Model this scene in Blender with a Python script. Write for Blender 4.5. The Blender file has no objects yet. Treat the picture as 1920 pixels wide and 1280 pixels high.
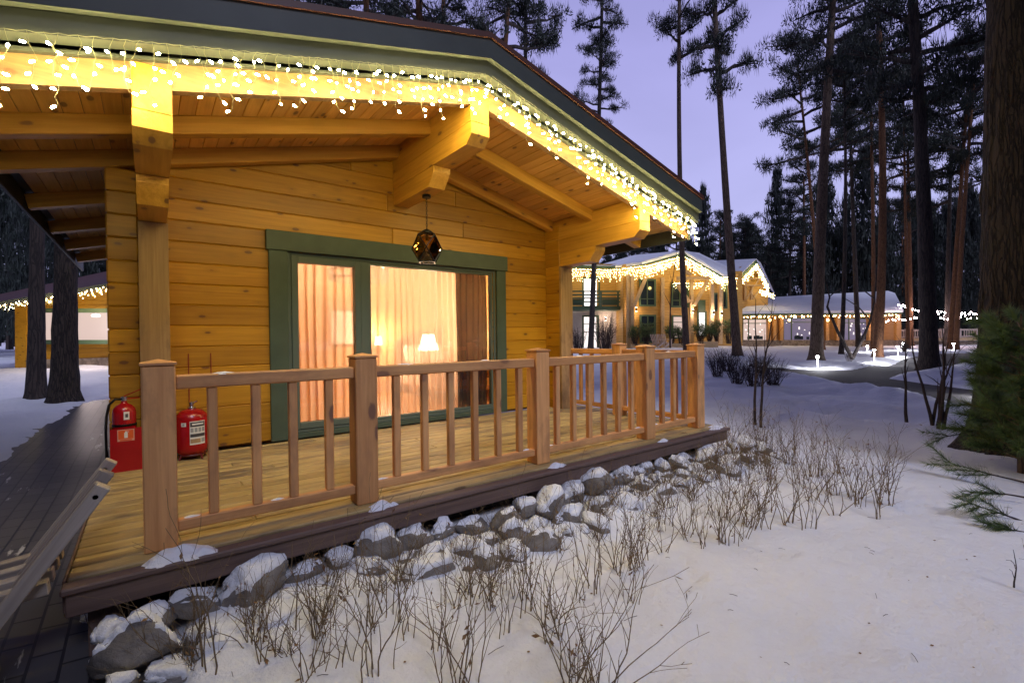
import bpy, math, random
import numpy as np
from mathutils import Vector, Matrix, noise

S = bpy.context.scene
C = S.collection
R = random.Random(7)
rad = math.radians

# ------------------------------------------------------------------ camera
CAM_H = 1.1326
YAW, PITCH, ROLL, FOC = rad(37.4595), rad(-0.56), rad(-0.636), 887.8
_F = Vector((math.sin(YAW)*math.cos(PITCH), math.cos(YAW)*math.cos(PITCH), math.sin(PITCH)))
_r = Vector((math.cos(YAW), -math.sin(YAW), 0)); _u = _r.cross(_F)
_R = _r*math.cos(ROLL) + _u*math.sin(ROLL)
_U = -_r*math.sin(ROLL) + _u*math.cos(ROLL)
O = Vector((0, 0, CAM_H))
cd = bpy.data.cameras.new('camera'); cam = bpy.data.objects.new('camera', cd); C.objects.link(cam)
cd.sensor_width = 36; cd.lens = FOC/1920*36; cd.clip_end = 1500; cd.clip_start = .05
M = Matrix((_R, _U, -_F)).transposed().to_4x4(); M.translation = O
cam.matrix_world = M
S.camera = cam

def P(x, y, d):
    """A surveyed point: photo pixel (1920 wide) at a known distance d along the view axis -> world."""
    return O + d*(_F + _R*((x-960)/FOC) - _U*((y-640)/FOC))

# ------------------------------------------------------------------ world, sun, exposure
SUN_EL, SUN_AZ = rad(44), rad(186)      # azimuth from +Y towards +X
w = bpy.data.worlds.new('World'); S.world = w; w.use_nodes = True
nt = w.node_tree; bg = nt.nodes['Background']
sky = nt.nodes.new('ShaderNodeTexSky'); sky.sky_type = 'NISHITA'; sky.sun_disc = False
sky.sun_elevation = SUN_EL; sky.sun_rotation = SUN_AZ
sky.air_density = 1.0; sky.dust_density = 0.6; sky.ozone_density = 2.5
# dusk: the sun's sky tinted, veiled by an even lavender overcast that dims away from the afterglow
mx = nt.nodes.new('ShaderNodeMix'); mx.data_type = 'RGBA'; mx.blend_type = 'MIX'
mx.inputs[0].default_value = 0.88
nt.links.new(sky.outputs[0], mx.inputs[6])
tc = nt.nodes.new('ShaderNodeTexCoord'); dp = nt.nodes.new('ShaderNodeVectorMath'); dp.operation = 'DOT_PRODUCT'
dp.inputs[1].default_value = (math.sin(YAW+.25), math.cos(YAW+.25), .15)
nt.links.new(tc.outputs['Generated'], dp.inputs[0])
rp = nt.nodes.new('ShaderNodeValToRGB'); nt.links.new(dp.outputs['Value'], rp.inputs[0])
rp.color_ramp.elements[0].position = 0.0; rp.color_ramp.elements[0].color = (.17, .17, .32, 1)
rp.color_ramp.elements[1].position = .9; rp.color_ramp.elements[1].color = (.56, .55, .97, 1)
vs_ = nt.nodes.new('ShaderNodeVectorMath'); vs_.operation = 'SCALE'; vs_.inputs['Scale'].default_value = 10.0
sx_ = nt.nodes.new('ShaderNodeSeparateXYZ'); nt.links.new(tc.outputs['Generated'], sx_.inputs[0])
rz_ = nt.nodes.new('ShaderNodeValToRGB'); nt.links.new(sx_.outputs[2], rz_.inputs[0])
rz_.color_ramp.elements[0].position = .2; rz_.color_ramp.elements[0].color = (1.0, 1.0, 1.0, 1)
rz_.color_ramp.elements[1].position = 1.0; rz_.color_ramp.elements[1].color = (.20, .25, .40, 1)
e_ = rz_.color_ramp.elements.new(.5); e_.color = (.84, .82, .93, 1)
ml_ = nt.nodes.new('ShaderNodeMix'); ml_.data_type = 'RGBA'; ml_.blend_type = 'MULTIPLY'; ml_.inputs[0].default_value = 1
nt.links.new(rp.outputs[0], ml_.inputs[6]); nt.links.new(rz_.outputs[0], ml_.inputs[7])
nz_ = nt.nodes.new('ShaderNodeTexNoise'); nz_.inputs['Scale'].default_value = 2.2; nz_.inputs['Detail'].default_value = 4; nz_.inputs['Distortion'].default_value = .6
st_ = nt.nodes.new('ShaderNodeMapping'); st_.inputs['Scale'].default_value = (1, 1, 2.6); nt.links.new(tc.outputs['Generated'], st_.inputs[0]); nt.links.new(st_.outputs[0], nz_.inputs['Vector'])
nr_ = nt.nodes.new('ShaderNodeMapRange'); nr_.inputs[1].default_value = .3; nr_.inputs[2].default_value = .7; nr_.inputs[3].default_value = .93; nr_.inputs[4].default_value = 1.06
nt.links.new(nz_.outputs['Fac'], nr_.inputs[0]); cl_ = nt.nodes.new('ShaderNodeVectorMath'); cl_.operation = 'SCALE'
nt.links.new(ml_.outputs[2], cl_.inputs[0]); nt.links.new(nr_.outputs[0], cl_.inputs['Scale']); nt.links.new(cl_.outputs[0], vs_.inputs[0]); nt.links.new(vs_.outputs[0], mx.inputs[7]); nt.links.new(mx.outputs[2], bg.inputs[0])
bg.inputs[1].default_value = 0.10
sd = bpy.data.lights.new('fill_sun', 'SUN'); sd.energy = 1.7; sd.angle = rad(18); sd.color = (.72, .75, 1.0)  # stands in for an unseen fill light behind the camera
fill_sun = bpy.data.objects.new('fill_sun', sd); C.objects.link(fill_sun)
sv = Vector((math.sin(SUN_AZ)*math.cos(SUN_EL), math.cos(SUN_AZ)*math.cos(SUN_EL), math.sin(SUN_EL)))
fill_sun.rotation_euler = sv.to_track_quat('Z', 'Y').to_euler()
S.view_settings.view_transform = 'Standard'; S.view_settings.look = 'None'
S.view_settings.exposure = 0; S.view_settings.gamma = 1
S.cycles.max_bounces = 8; S.cycles.transparent_max_bounces = 16
S.cycles.sample_clamp_indirect = 3.0; S.cycles.caustics_reflective = False; S.cycles.caustics_refractive = False

# ------------------------------------------------------------------ materials
class N:
    def __init__(s, name):
        s.m = bpy.data.materials.new(name); s.m.use_nodes = True
        s.t = s.m.node_tree; s.b = s.t.nodes['Principled BSDF']; s.out = s.t.nodes['Material Output']
    def n(s, kind, **kw):
        o = s.t.nodes.new('ShaderNode'+kind)
        for k, v in kw.items(): setattr(o, k, v)
        return o
    def l(s, a, b): s.t.links.new(a, b)
    def attr(s, name): return s.n('Attribute', attribute_name=name)
    def mapped(s, src, scale):
        mp = s.n('Mapping'); mp.inputs['Scale'].default_value = scale; s.l(src, mp.inputs['Vector']); return mp.outputs[0]
    def noise(s, vec, scale, detail=4, rough=.55, dist=0):
        o = s.n('TexNoise'); o.inputs['Scale'].default_value = scale; o.inputs['Detail'].default_value = detail
        o.inputs['Roughness'].default_value = rough; o.inputs['Distortion'].default_value = dist
        if vec: s.l(vec, o.inputs['Vector'])
        return o.outputs['Fac']
    def ramp(s, fac, stops):
        o = s.n('ValToRGB'); e = o.color_ramp.elements
        while len(e) < len(stops): e.new(.5)
        for i, (p, c) in enumerate(stops):
            e[i].position = p; e[i].color = (*c, 1) if len(c) == 3 else c
        s.l(fac, o.inputs[0]); return o.outputs[0]
    def mix(s, fac, a, b, mode='MIX'):
        o = s.n('Mix', data_type='RGBA', blend_type=mode)
        for v, i in ((fac, 0), (a, 6), (b, 7)):
            if hasattr(v, 'is_output'): s.l(v, o.inputs[i])
            else: o.inputs[i].default_value = v if i == 0 else (*v, 1)
        return o.outputs[2]
    def math(s, op, a, b=0.0):
        o = s.n('Math', operation=op)
        for v, i in ((a, 0), (b, 1)):
            if hasattr(v, 'is_output'): s.l(v, o.inputs[i])
            else: o.inputs[i].default_value = v
        return o.outputs[0]
    def bump(s, h, dist=.01, strength=1.0):
        o = s.n('Bump'); o.inputs['Distance'].default_value = dist; o.inputs['Strength'].default_value = strength
        s.l(h, o.inputs['Height']); s.l(o.outputs[0], s.b.inputs['Normal'])
    def base(s, c):
        if hasattr(c, 'is_output'): s.l(c, s.b.inputs['Base Color'])
        else: s.b.inputs['Base Color'].default_value = (*c, 1)
    def rough(s, v): s.b.inputs['Roughness'].default_value = v
    def obj(s): return s.n('TexCoord').outputs['Object']
    def geo(s): return s.n('NewGeometry').outputs['Position']

def wood(name, lo, hi, knot=None, rough=.5, streak=1.0, stain=None, knot_scale=1.0):
    n = N(name); a = n.attr('wc').outputs['Vector']; rn = n.attr('rnd').outputs['Fac']
    g = n.noise(n.mapped(a, (.9, 22, 22)), 1.6, 5, .62, .3)
    g2 = n.noise(n.mapped(a, (.5, 4, 4)), 1.5, 2)
    f = n.math('ADD', n.math('MULTIPLY', g, .65*streak), n.math('MULTIPLY', g2, .35))
    col = n.ramp(f, [(.33, lo), (.62, hi)])
    tone = n.ramp(rn, [(0, (.74, .70, .66)), (.5, (.95, .94, .93)), (1, (1.12, 1.1, 1.05))])
    col = n.mix(1.0, col, tone, 'MULTIPLY')
    if knot:
        v = n.n('TexVoronoi'); v.inputs['Scale'].default_value = 1.0
        n.l(n.mapped(a, (3.6*knot_scale, 8.0*knot_scale, 8.0*knot_scale)), v.inputs['Vector'])
        kd = n.math('ADD', v.outputs['Distance'], n.math('MULTIPLY', n.noise(n.mapped(a, (30, 60, 60)), 1, 2), .05))
        k = n.ramp(kd, [(.13, (1, 1, 1)), (.175, (0, 0, 0))])
        halo = n.ramp(kd, [(.15, (1, 1, 1)), (.36, (0, 0, 0))])
        col = n.mix(n.math('MULTIPLY', halo, .28), col, tuple(c*.55 for c in lo))
        col = n.mix(n.math('MULTIPLY', k, .85), col, knot)
    if stain:
        st = n.noise(n.mapped(a, (1.3, 3, 3)), 1.1, 5, .65)
        col = n.mix(n.ramp(st, [(.48, (0, 0, 0)), (.66, (1, 1, 1))]), col, stain)
    n.base(col); n.rough(rough); n.bump(g, .004, .5)
    return n.m

def plain(name, c, rough=.5, metal=0, noise_amt=.0, nscale=8, bump=0):
    n = N(name)
    if noise_amt or bump:
        f = n.noise(n.obj(), nscale, 5)
        n.base(n.ramp(f, [(.3, tuple(x*(1-noise_amt) for x in c)), (.7, tuple(min(1, x*(1+noise_amt)) for x in c))]))
        if bump: n.bump(f, bump)
    else: n.base(c)
    n.rough(rough); n.b.inputs['Metallic'].default_value = metal
    return n.m

def glow(name, c, s):
    n = N(name); n.base((.02, .02, .02)); n.b.inputs['Emission Color'].default_value = (*c, 1)
    n.b.inputs['Emission Strength'].default_value = s
    return n.m

def snow_mat():
    n = N('snow'); p = n.geo()
    f = n.noise(p, 1.6, 6, .6); g = n.noise(p, 38, 4, .65); b = n.noise(p, 7, 4, .55)
    n.base(n.ramp(f, [(.3, (.78, .79, .82)), (.7, (.86, .86, .87))])); n.rough(.75)
    sp = n.noise(p, 140, 3, .7); h = n.math('ADD', n.math('ADD', n.math('MULTIPLY', b, 1.2), n.math('MULTIPLY', g, .32)), n.math('MULTIPLY', sp, .10)); n.bump(h, .05, .65)
    return n.m

def bark(name, lo, hi, scale=1.0, rough=.9, dist=.03, lit_patch=None):
    n = N(name); p = n.obj()
    wob = n.noise(n.mapped(p, (4*scale, 4*scale, 1.6*scale)), 1, 5, .6)
    cmb = n.n('CombineXYZ')
    for k in (0, 1): n.l(n.math('MULTIPLY', wob, 4.2), cmb.inputs[k])
    vec = n.n('VectorMath', operation='ADD'); n.l(n.mapped(p, (24*scale, 24*scale, 2.0*scale)), vec.inputs[0]); n.l(cmb.outputs[0], vec.inputs[1])
    v = n.n('TexVoronoi', feature='DISTANCE_TO_EDGE'); v.inputs['Scale'].default_value = 1; n.l(vec.outputs[0], v.inputs['Vector'])
    crack = n.ramp(v.outputs['Distance'], [(.0, (0, 0, 0)), (.16, (1, 1, 1))])
    fine = n.noise(n.mapped(p, (46*scale, 46*scale, 9*scale)), 1, 6, .72); mid_ = n.noise(n.mapped(p, (7*scale, 7*scale, 1.5*scale)), 1, 4)
    f = n.math('ADD', n.math('MULTIPLY', crack, .36), n.math('ADD', n.math('MULTIPLY', fine, .42), n.math('MULTIPLY', mid_, .30)))
    col = n.ramp(f, [(.22, tuple(c*.25 for c in lo)), (.52, lo), (.9, hi)])
    if lit_patch:
        mo = n.noise(n.mapped(p, (2.6, 2.6, .9)), 1.3, 6, .75)
        col = n.mix(n.ramp(mo, [(.54, (0, 0, 0)), (.70, (.7, .7, .7))]), col, lit_patch)  # olive patches painted in for string light falling on the trunk
    n.base(col); n.rough(rough); n.bump(f, dist, 1.0)
    return n.m

def leaf(name, lo, hi, trans=.15):
    n = N(name); rn = n.attr('rnd').outputs['Fac']
    n.base(n.ramp(rn, [(0, lo), (1, hi)])); n.rough(.6)
    return n.m

PINE_LO, PINE_HI = (.38, .172, .006), (.55, .28, .018)
M_log = wood('pine_logs', PINE_LO, PINE_HI, knot=(.13, .05, .018), rough=.42)
M_beam = wood('planed_beam', (.46, .225, .02), (.64, .345, .05), knot=(.16, .07, .03), rough=.45, knot_scale=.8)
M_soff = wood('soffit_boards', (.58, .30, .05), (.76, .43, .10), knot=(.14, .06, .02), rough=.5, knot_scale=.8)
M_glulam = wood('weathered_trim_post', (.30, .18, .08), (.47, .30, .14), rough=.55, stain=(.17, .10, .05))
M_rail = wood('railing_timber', (.58, .27, .095), (.79, .42, .165), knot=(.18, .08, .05), rough=.55, knot_scale=.6, stain=(.40, .19, .08))
M_deck = wood('deck_boards', (.29, .20, .075), (.52, .385, .165), knot=(.12, .07, .03), rough=.6, stain=(.16, .115, .07), knot_scale=.6)
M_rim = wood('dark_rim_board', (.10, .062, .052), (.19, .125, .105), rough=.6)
M_grey = wood('grey_slats', (.27, .235, .205), (.44, .385, .34), rough=.55)
M_int = wood('interior_logs', (.46, .23, .075), (.60, .33, .12), knot=(.25, .10, .03), rough=.45)
M_green = plain('green_trim_paint', (.056, .084, .056), .5, 0, .12, 6)
M_sash = plain('grey_green_sash', (.085, .115, .092), .45)
M_barge = plain('dark_barge_board', (.046, .054, .048), .55, 0, .12, 3)
M_metal = plain('brown_roof_metal', (.075, .024, .016), .5)
M_snow = snow_mat()
M_bark = bark('pine_bark', (.095, .06, .042), (.19, .13, .095), .8)
M_barkbig = bark('old_pine_bark', (.030, .021, .017), (.085, .060, .044), 1.0, lit_patch=(.055, .046, .018), dist=.06)
M_barkred = bark('orange_pine_bark', (.13, .055, .024), (.25, .115, .05), 1.2)
M_barkdark = bark('dark_far_bark', (.034, .025, .022), (.075, .054, .044), .6)
M_needle = leaf('pine_needles', (.006, .011, .008), (.019, .029, .016))
M_needle2 = leaf('spruce_needles', (.007, .012, .010), (.020, .030, .022))
M_young = leaf('young_pine_needles', (.045, .080, .022), (.12, .19, .045))
M_shrubg = leaf('evergreen_shrub', (.04, .075, .02), (.10, .16, .04))
M_twig = plain('twig_bark', (.16, .108, .055), .8, 0, .35, 30)
M_twigd = plain('dark_twig_bark', (.045, .030, .028), .85, 0, .3, 20)
M_dry = leaf('dry_leaf', (.10, .04, .015), (.22, .12, .035))
M_rock = None
M_bulb = glow('string_bulb', (1.0, .80, .32), 260)
M_wire = plain('clear_string_wire', (.22, .22, .13), .5)
M_black = plain('black_metal', (.012, .011, .011), .4, .6)
M_red = plain('red_enamel', (.34, .005, .008), .26, 0, .12, 9)
M_white = plain('white_paper', (.72, .72, .70), .5)
M_ink = plain('printed_dark_ink', (.05, .05, .06), .5)
M_orange = plain('orange_sign', (.70, .11, .02), .45)
M_pinkb = plain('faded_pink_border', (.72, .36, .28), .5)
M_chrome = plain('steel', (.62, .60, .58), .25, 1.0)

def rock_material():
    n = N('grey_stone'); p = n.obj()
    f = n.noise(p, 5, 6, .65); g = n.noise(p, 26, 5, .7)
    col = n.ramp(f, [(.3, (.085, .076, .068)), (.5, (.175, .155, .135)), (.74, (.30, .275, .245))])
    n.base(col); n.rough(.85); n.bump(n.math('ADD', f, n.math('MULTIPLY', g, .5)), .03, .8)
    return n.m
M_rock = rock_material()

# ------------------------------------------------------------------ mesh builder
X, Y, Z = Vector((1, 0, 0)), Vector((0, 1, 0)), Vector((0, 0, 1))
class MB:
    def __init__(s): s.v = []; s.f = []; s.m = []; s.wc = []; s.rn = []
    def add(s, vs, fs, mat=0, wc=None, rn=None):
        b = len(s.v); s.v += [tuple(p) for p in vs]
        s.f += [tuple(b+i for i in f) for f in fs]; s.m += [mat]*len(fs)
        rn = R.random() if rn is None else rn
        if wc is None:
            off = (R.random()*30, R.random()*30, R.random()*30)
            wc = [(p[0]+off[0], p[1]+off[1], p[2]+off[2]) for p in vs]
        s.wc += [tuple(q) for q in wc]; s.rn += [rn]*len(vs)
    def cbox(s, c, L, W, H, l, wd, h, bev=.006, mat=0):
        c = Vector(c); A = (Vector(L).normalized(), Vector(W).normalized(), Vector(H).normalized()); hh = (l/2, wd/2, h/2)
        bev = min(bev, .45*min(l, wd, h)); vs = []; loc = []; idx = {}
        off = (R.random()*40, R.random()*40, R.random()*40)
        for sx in (-1, 1):
            for sy in (-1, 1):
                for sz in (-1, 1):
                    sg = (sx, sy, sz)
                    for k in range(3):
                        q = [sg[j]*(hh[j] if j == k else hh[j]-bev) for j in range(3)]
                        idx[sg, k] = len(vs); vs.append(c + A[0]*q[0] + A[1]*q[1] + A[2]*q[2])
                        loc.append((q[0]+off[0], q[1]+off[1], q[2]+off[2]))
        fs = []
        for k in range(3):
            i, j = (k+1) % 3, (k+2) % 3
            for sg in (-1, 1):
                q = []
                for a, b in ((-1, -1), (1, -1), (1, 1), (-1, 1)):
                    t = [0, 0, 0]; t[k] = sg; t[i] = a; t[j] = b; q.append(idx[tuple(t), k])
                fs.append(q if sg > 0 else q[::-1])
            for a in (-1, 1):
                for b in (-1, 1):
                    t0 = [0, 0, 0]; t0[i] = a; t0[j] = b; t0[k] = -1; t1 = list(t0); t1[k] = 1
                    q = [idx[tuple(t0), i], idx[tuple(t0), j], idx[tuple(t1), j], idx[tuple(t1), i]]
                    fs.append(q if a*b > 0 else q[::-1])
        for sg in [(a, b, d) for a in (-1, 1) for b in (-1, 1) for d in (-1, 1)]:
            q = [idx[sg, 0], idx[sg, 1], idx[sg, 2]]
            fs.append(q if sg[0]*sg[1]*sg[2] > 0 else q[::-1])
        s.add(vs, fs, mat, loc)
    def box(s, lo, hi, bev=.006, mat=0, grain=0):
        lo = Vector(lo); hi = Vector(hi); c = (lo+hi)/2; d = hi-lo
        ax = [X, Y, Z]; o = [grain, (grain+1) % 3, (grain+2) % 3]
        s.cbox(c, ax[o[0]], ax[o[1]], ax[o[2]], d[o[0]], d[o[1]], d[o[2]], bev, mat)
    def bar(s, a, b, wd, h, up=Z, bev=.004, mat=0):
        a = Vector(a); b = Vector(b); L = (b-a); ln = L.length; L.normalize()
        W = Vector(up).cross(L); W.normalize(); H = L.cross(W)
        s.cbox((a+b)/2, L, W, H, ln, wd, h, bev, mat)
    def prism(s, pts, off, mat=0, wc=None):
        n = len(pts); off = Vector(off); pts = [Vector(p) for p in pts]
        vs = pts + [p+off for p in pts]
        fs = [list(range(n)), list(range(2*n-1, n-1, -1))] + [[i, i+n, (i+1) % n+n, (i+1) % n] for i in range(n)]
        s.add(vs, fs, mat, wc)
    def tube(s, path, rads, n=8, mat=0, cap=True, rn=None):
        path = [Vector(p) for p in path]; vs = []; fs = []; wc = []; k = len(path)
        if not hasattr(rads, '__len__'): rads = [rads]*k
        t = (path[1]-path[0]).normalized(); u = t.orthogonal().normalized(); acc = 0; off = R.random()*30
        for i in range(k):
            t = (path[min(i+1, k-1)]-path[max(i-1, 0)]).normalized()
            u = (u - t*u.dot(t)).normalized(); v = t.cross(u)
            if i: acc += (path[i]-path[i-1]).length
            for j in range(n):
                a = 2*math.pi*j/n; d = u*math.cos(a)+v*math.sin(a)
                vs.append(path[i]+d*rads[i]); wc.append((acc+off, math.cos(a)*rads[i]+off, math.sin(a)*rads[i]+off))
        for i in range(k-1):
            for j in range(n): fs.append((i*n+j, i*n+(j+1) % n, (i+1)*n+(j+1) % n, (i+1)*n+j))
        if cap: fs += [tuple(range(n-1, -1, -1)), tuple((k-1)*n+j for j in range(n))]
        s.add(vs, fs, mat, wc, rn)
    def lathe(s, prof, c, n=24, mat=0):
        c = Vector(c); vs = []; fs = []; k = len(prof)
        for r, z in prof:
            for j in range(n):
                a = 2*math.pi*j/n; vs.append(c+Vector((r*math.cos(a), r*math.sin(a), z)))
        for i in range(k-1):
            for j in range(n): fs.append((i*n+j, i*n+(j+1) % n, (i+1)*n+(j+1) % n, (i+1)*n+j))
        fs += [tuple(range(n-1, -1, -1)), tuple((k-1)*n+j for j in range(n))]
        s.add(vs, fs, mat)
    def tri(s, a, b, c, mat=0, rn=None):
        s.add((a, b, c), ((0, 1, 2),), mat, (a, b, c), rn)
    def mesh(s, name, mats, smooth=False):
        me = bpy.data.meshes.new(name); me.from_pydata(s.v, [], s.f)
        for m in (mats if isinstance(mats, (list, tuple)) else [mats]): me.materials.append(m)
        me.polygons.foreach_set('material_index', s.m)
        if smooth: me.polygons.foreach_set('use_smooth', [True]*len(s.f))
        a = me.attributes.new('wc', 'FLOAT_VECTOR', 'POINT'); a.data.foreach_set('vector', [q for p in s.wc for q in p])
        a = me.attributes.new('rnd', 'FLOAT', 'POINT'); a.data.foreach_set('value', s.rn)
        me.update(); return me
    def build(s, name, mats, parent=None, smooth=False):
        me = s.mesh(name, mats, smooth); o = bpy.data.objects.new(name, me); C.objects.link(o)
        if parent: attach(o, parent)
        return o

def attach(o, parent):
    o.parent = parent
    def wm(q): return wm(q.parent) @ q.matrix_parent_inverse @ q.matrix_basis if q.parent else q.matrix_basis.copy()
    o.matrix_parent_inverse = wm(parent).inverted()
def tag(o, label=None, cat=None, group=None, kind=None):
    if label: o['label'] = label
    if cat: o['category'] = cat
    if group: o['group'] = group
    if kind: o['kind'] = kind
    return o
def thing(name, label, cat, loc=(0, 0, 0), group=None):
    o = bpy.data.objects.new(name, None); C.objects.link(o); o.location = loc; o.empty_display_size = .2
    return tag(o, label, cat, group)
def place(o, loc, rz=0, sc=1):
    o.location = loc; o.rotation_euler = (0, 0, rz); o.scale = (sc,)*3 if not hasattr(sc, '__len__') else sc
    return o
ORD = ['first', 'second', 'third', 'fourth', 'fifth', 'sixth', 'seventh', 'eighth', 'ninth', 'tenth', 'eleventh', 'twelfth',
       'thirteenth', 'fourteenth', 'fifteenth', 'sixteenth', 'seventeenth', 'eighteenth', 'nineteenth', 'twentieth']
ORD += ['twenty-'+o for o in ORD[:9]] + ['thirtieth'] + ['thirty-'+o for o in ORD[:9]] + ['fortieth'] + ['forty-'+o for o in ORD[:9]]

# ------------------------------------------------------------------ the ground
GROUND_PTS = []
def gp(x, y, d): p = P(x, y, d); GROUND_PTS.append((p.x, p.y, p.z))
for p in ((1.3, 1.7, -.45), (2.7, .6, -.46), (5.3, .5, -.45), (4.5, 1.8, -.44), (0, 0, -.46), (-1, -1, -.45), (3, -2, -.46), (.5, 2.6, -.42),
          (3, 2.6, -.42), (5, 2.5, -.42), (6.5, 3.4, -.40), (8, 2, -.42), (7, 5, -.38), (2.6, 8, -.36), (0, 6, -.3), (-1, 4, -.27), (-1.2, 8, -.22),
          (-3, 5, -.25), (-3, 10, -.2), (5, 11, -.3), (-.6, 2.2, -.42), (9, -3, -.45), (-1.1, 14, -.2)): GROUND_PTS.append(p)
for a in ((1410, 790, 8.4), (1425, 800, 8.2), (1720, 795, 8.0), (1830, 770, 10), (1500, 740, 12.5), (1650, 735, 12.2), (1380, 760, 10.2), (1490, 695, 20),
          (1533, 690, 21), (1639, 684, 24), (1742, 692, 19.7), (1530, 675, 24), (1575, 668, 27), (1645, 668, 27), (1383, 668, 26), (1340, 675, 22),
          (1400, 725, 13.5), (1780, 705, 17), (1800, 660, 34), (1692, 655, 36), (1788, 656, 34), (1108, 657, 33), (1288, 653, 34),
          (1150, 653, 40), (1250, 651, 41), (1350, 648, 42), (1400, 650, 44), (1500, 649, 46), (1650, 648, 47), (1830, 645, 52),
          (30, 692, 20), (200, 687, 20.5), (68, 746, 11.2), (120, 750, 10.8), (0, 735, 12.5), (190, 745, 12.5), (0, 680, 28)): gp(*a)
_gp = np.array(GROUND_PTS)
def base_ground(x, y):
    x = np.asarray(x, float); y = np.asarray(y, float)
    d2 = (x[..., None]-_gp[:, 0])**2 + (y[..., None]-_gp[:, 1])**2
    wt = 1/(d2+.8)**1.6
    return (wt*_gp[:, 2]).sum(-1)/wt.sum(-1)
def poly_px(pts, z):  # surveyed outline on the level z
    out = []
    for x, y in pts:
        d = _F + _R*((x-960)/FOC) - _U*((y-640)/FOC); t = (z-O.z)/d.z; out.append((d.x*t, d.y*t))
    return out
def depth_pts(pts): return [tuple(P(x, y, d)[:2]) for x, y, d in pts]
ROAD = depth_pts([(1400, 688, 22), (1470, 686, 21.5), (1520, 691, 20.6), (1590, 692, 20.2), (1640, 687, 22.5), (1700, 676, 26), (1740, 667, 30), (1835, 664, 32),
                  (1925, 662, 34), (1925, 676, 26), (1835, 680, 24.5), (1760, 690, 20.5), (1690, 697, 18), (1672, 704, 16.4), (1710, 712, 15.4), (1760, 722, 14.2), (1835, 733, 13),
                  (1990, 760, 11.2), (1990, 800, 9.2), (1835, 768, 10.2), (1760, 752, 11.2), (1680, 737, 12.6), (1600, 722, 14.2), (1530, 706, 16.6), (1480, 697, 18.6), (1400, 694, 20.5)])
PAVE = [(-.34, -1.5), (-.2, 1.2), (.12, 2.3), (.18, 2.9), (.18, 3.45), (-.29, 3.45), (-.28, 5.7), (-.30, 11.5), (-.5, 14.9), (-1.02, 14.6), (-1.32, 12.8), (-1.45, 8.4), (-1.6, 6.5), (-2.6, 3.2), (-2.6, -1.5)]
def inside(px, py, poly):
    px = np.asarray(px, float); py = np.asarray(py, float); r = np.zeros(px.shape, bool); n = len(poly)
    for i in range(n):
        x0, y0 = poly[i]; x1, y1 = poly[(i+1) % n]
        c = ((y0 > py) != (y1 > py))
        with np.errstate(divide='ignore', invalid='ignore'):
            xi = (x1-x0)*(py-y0)/(y1-y0)+x0
        r ^= c & (px < xi)
    return r
def edge_dist(px, py, poly):
    px = np.asarray(px, float); py = np.asarray(py, float); best = np.full(px.shape, 1e9)
    for i in range(len(poly)):
        a = np.array(poly[i]); b = np.array(poly[(i+1) % len(poly)]); ab = b-a; L = (ab**2).sum()+1e-9
        t = np.clip(((px-a[0])*ab[0]+(py-a[1])*ab[1])/L, 0, 1)
        best = np.minimum(best, np.hypot(px-a[0]-t*ab[0], py-a[1]-t*ab[1]))
    return best
DENTS = []
_dr = random.Random(3)
def trail(a, b, n, wob=.12):      # a line of old footprints
    for i in range(n):
        t = i/(n-1); s_ = .12 if i % 2 else -.12; dx, dy = b[0]-a[0], b[1]-a[1]; L = math.hypot(dx, dy)
        DENTS.append((a[0]+dx*t-dy/L*s_+_dr.uniform(-wob, wob), a[1]+dy*t+dx/L*s_+_dr.uniform(-wob, wob), _dr.uniform(.10, .15), _dr.uniform(.035, .07)))
trail((7.2, 4.9), (13.5, 4.6), 14); trail((6.6, 3.6), (10.5, 7.2), 10); trail((7.5, 2.3), (7.0, .2), 5)
for _ in range(46): DENTS.append((_dr.uniform(5.8, 15), _dr.uniform(2.0, 10), _dr.uniform(.10, .35), _dr.uniform(.015, .05)))
for _ in range(26): DENTS.append((_dr.uniform(1.4, 6.0), _dr.uniform(.4, 2.3), _dr.uniform(.05, .16), _dr.uniform(.006, .018)))
def fbm(x, y, sc, seed=0, oct=3):
    return noise.fractal(Vector((x*sc+seed*17.3, y*sc-seed*9.1, seed*3.7)), .9, 2.1, oct)
def ground_many(x, y):
    x = np.asarray(x, float); y = np.asarray(y, float); h = base_ground(x, y)
    dist = np.hypot(x, y)
    nz = np.array([fbm(a, b, .55, 1) for a, b in zip(x.ravel(), y.ravel())]).reshape(x.shape)
    nz2 = np.array([fbm(a, b, 2.3, 2) for a, b in zip(x.ravel(), y.ravel())]).reshape(x.shape)
    near = np.clip((dist-5)/8, 0, 1)
    ir = inside(x, y, ROAD); dr = edge_dist(x, y, ROAD); off = np.where(ir, 0, np.clip(dr/.5, 0, 1))
    h = h + (nz*(.030+.07*near) + nz2*(.016+.03*near))*off
    bank = np.exp(-((dr-.45)/.42)**2)*(.05+.09*nz+.08*nz2)
    h = np.where(ir, h-.12*np.clip(dr/.25, 0, 1), h+np.maximum(bank, -.02))
    ip = inside(x, y, PAVE); dp = edge_dist(x, y, PAVE)
    h = np.where(ip, h-.09*np.clip(dp/.12, 0, 1), h)
    t_ = np.clip((y-2.40)/.55, 0, 1); h = h+.13*t_*t_*(3-2*t_)*np.clip((x+.1)/.3, 0, 1)*np.clip((6.6-x)/.6, 0, 1)*(y < 3.6)
    for fx, fy, fr, fd in DENTS:
        m = (abs(x-fx) < fr*3) & (abs(y-fy) < fr*3)
        if m.any():
            q = ((x-fx)**2+(y-fy)**2)/(fr*fr); h = np.where(m, h-fd*np.exp(-q*1.3)+fd*.35*np.exp(-((np.sqrt(q)-1.5)/.4)**2), h)
    return h
def ground(x, y): return float(ground_many(np.array([x]), np.array([y]))[0])

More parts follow.
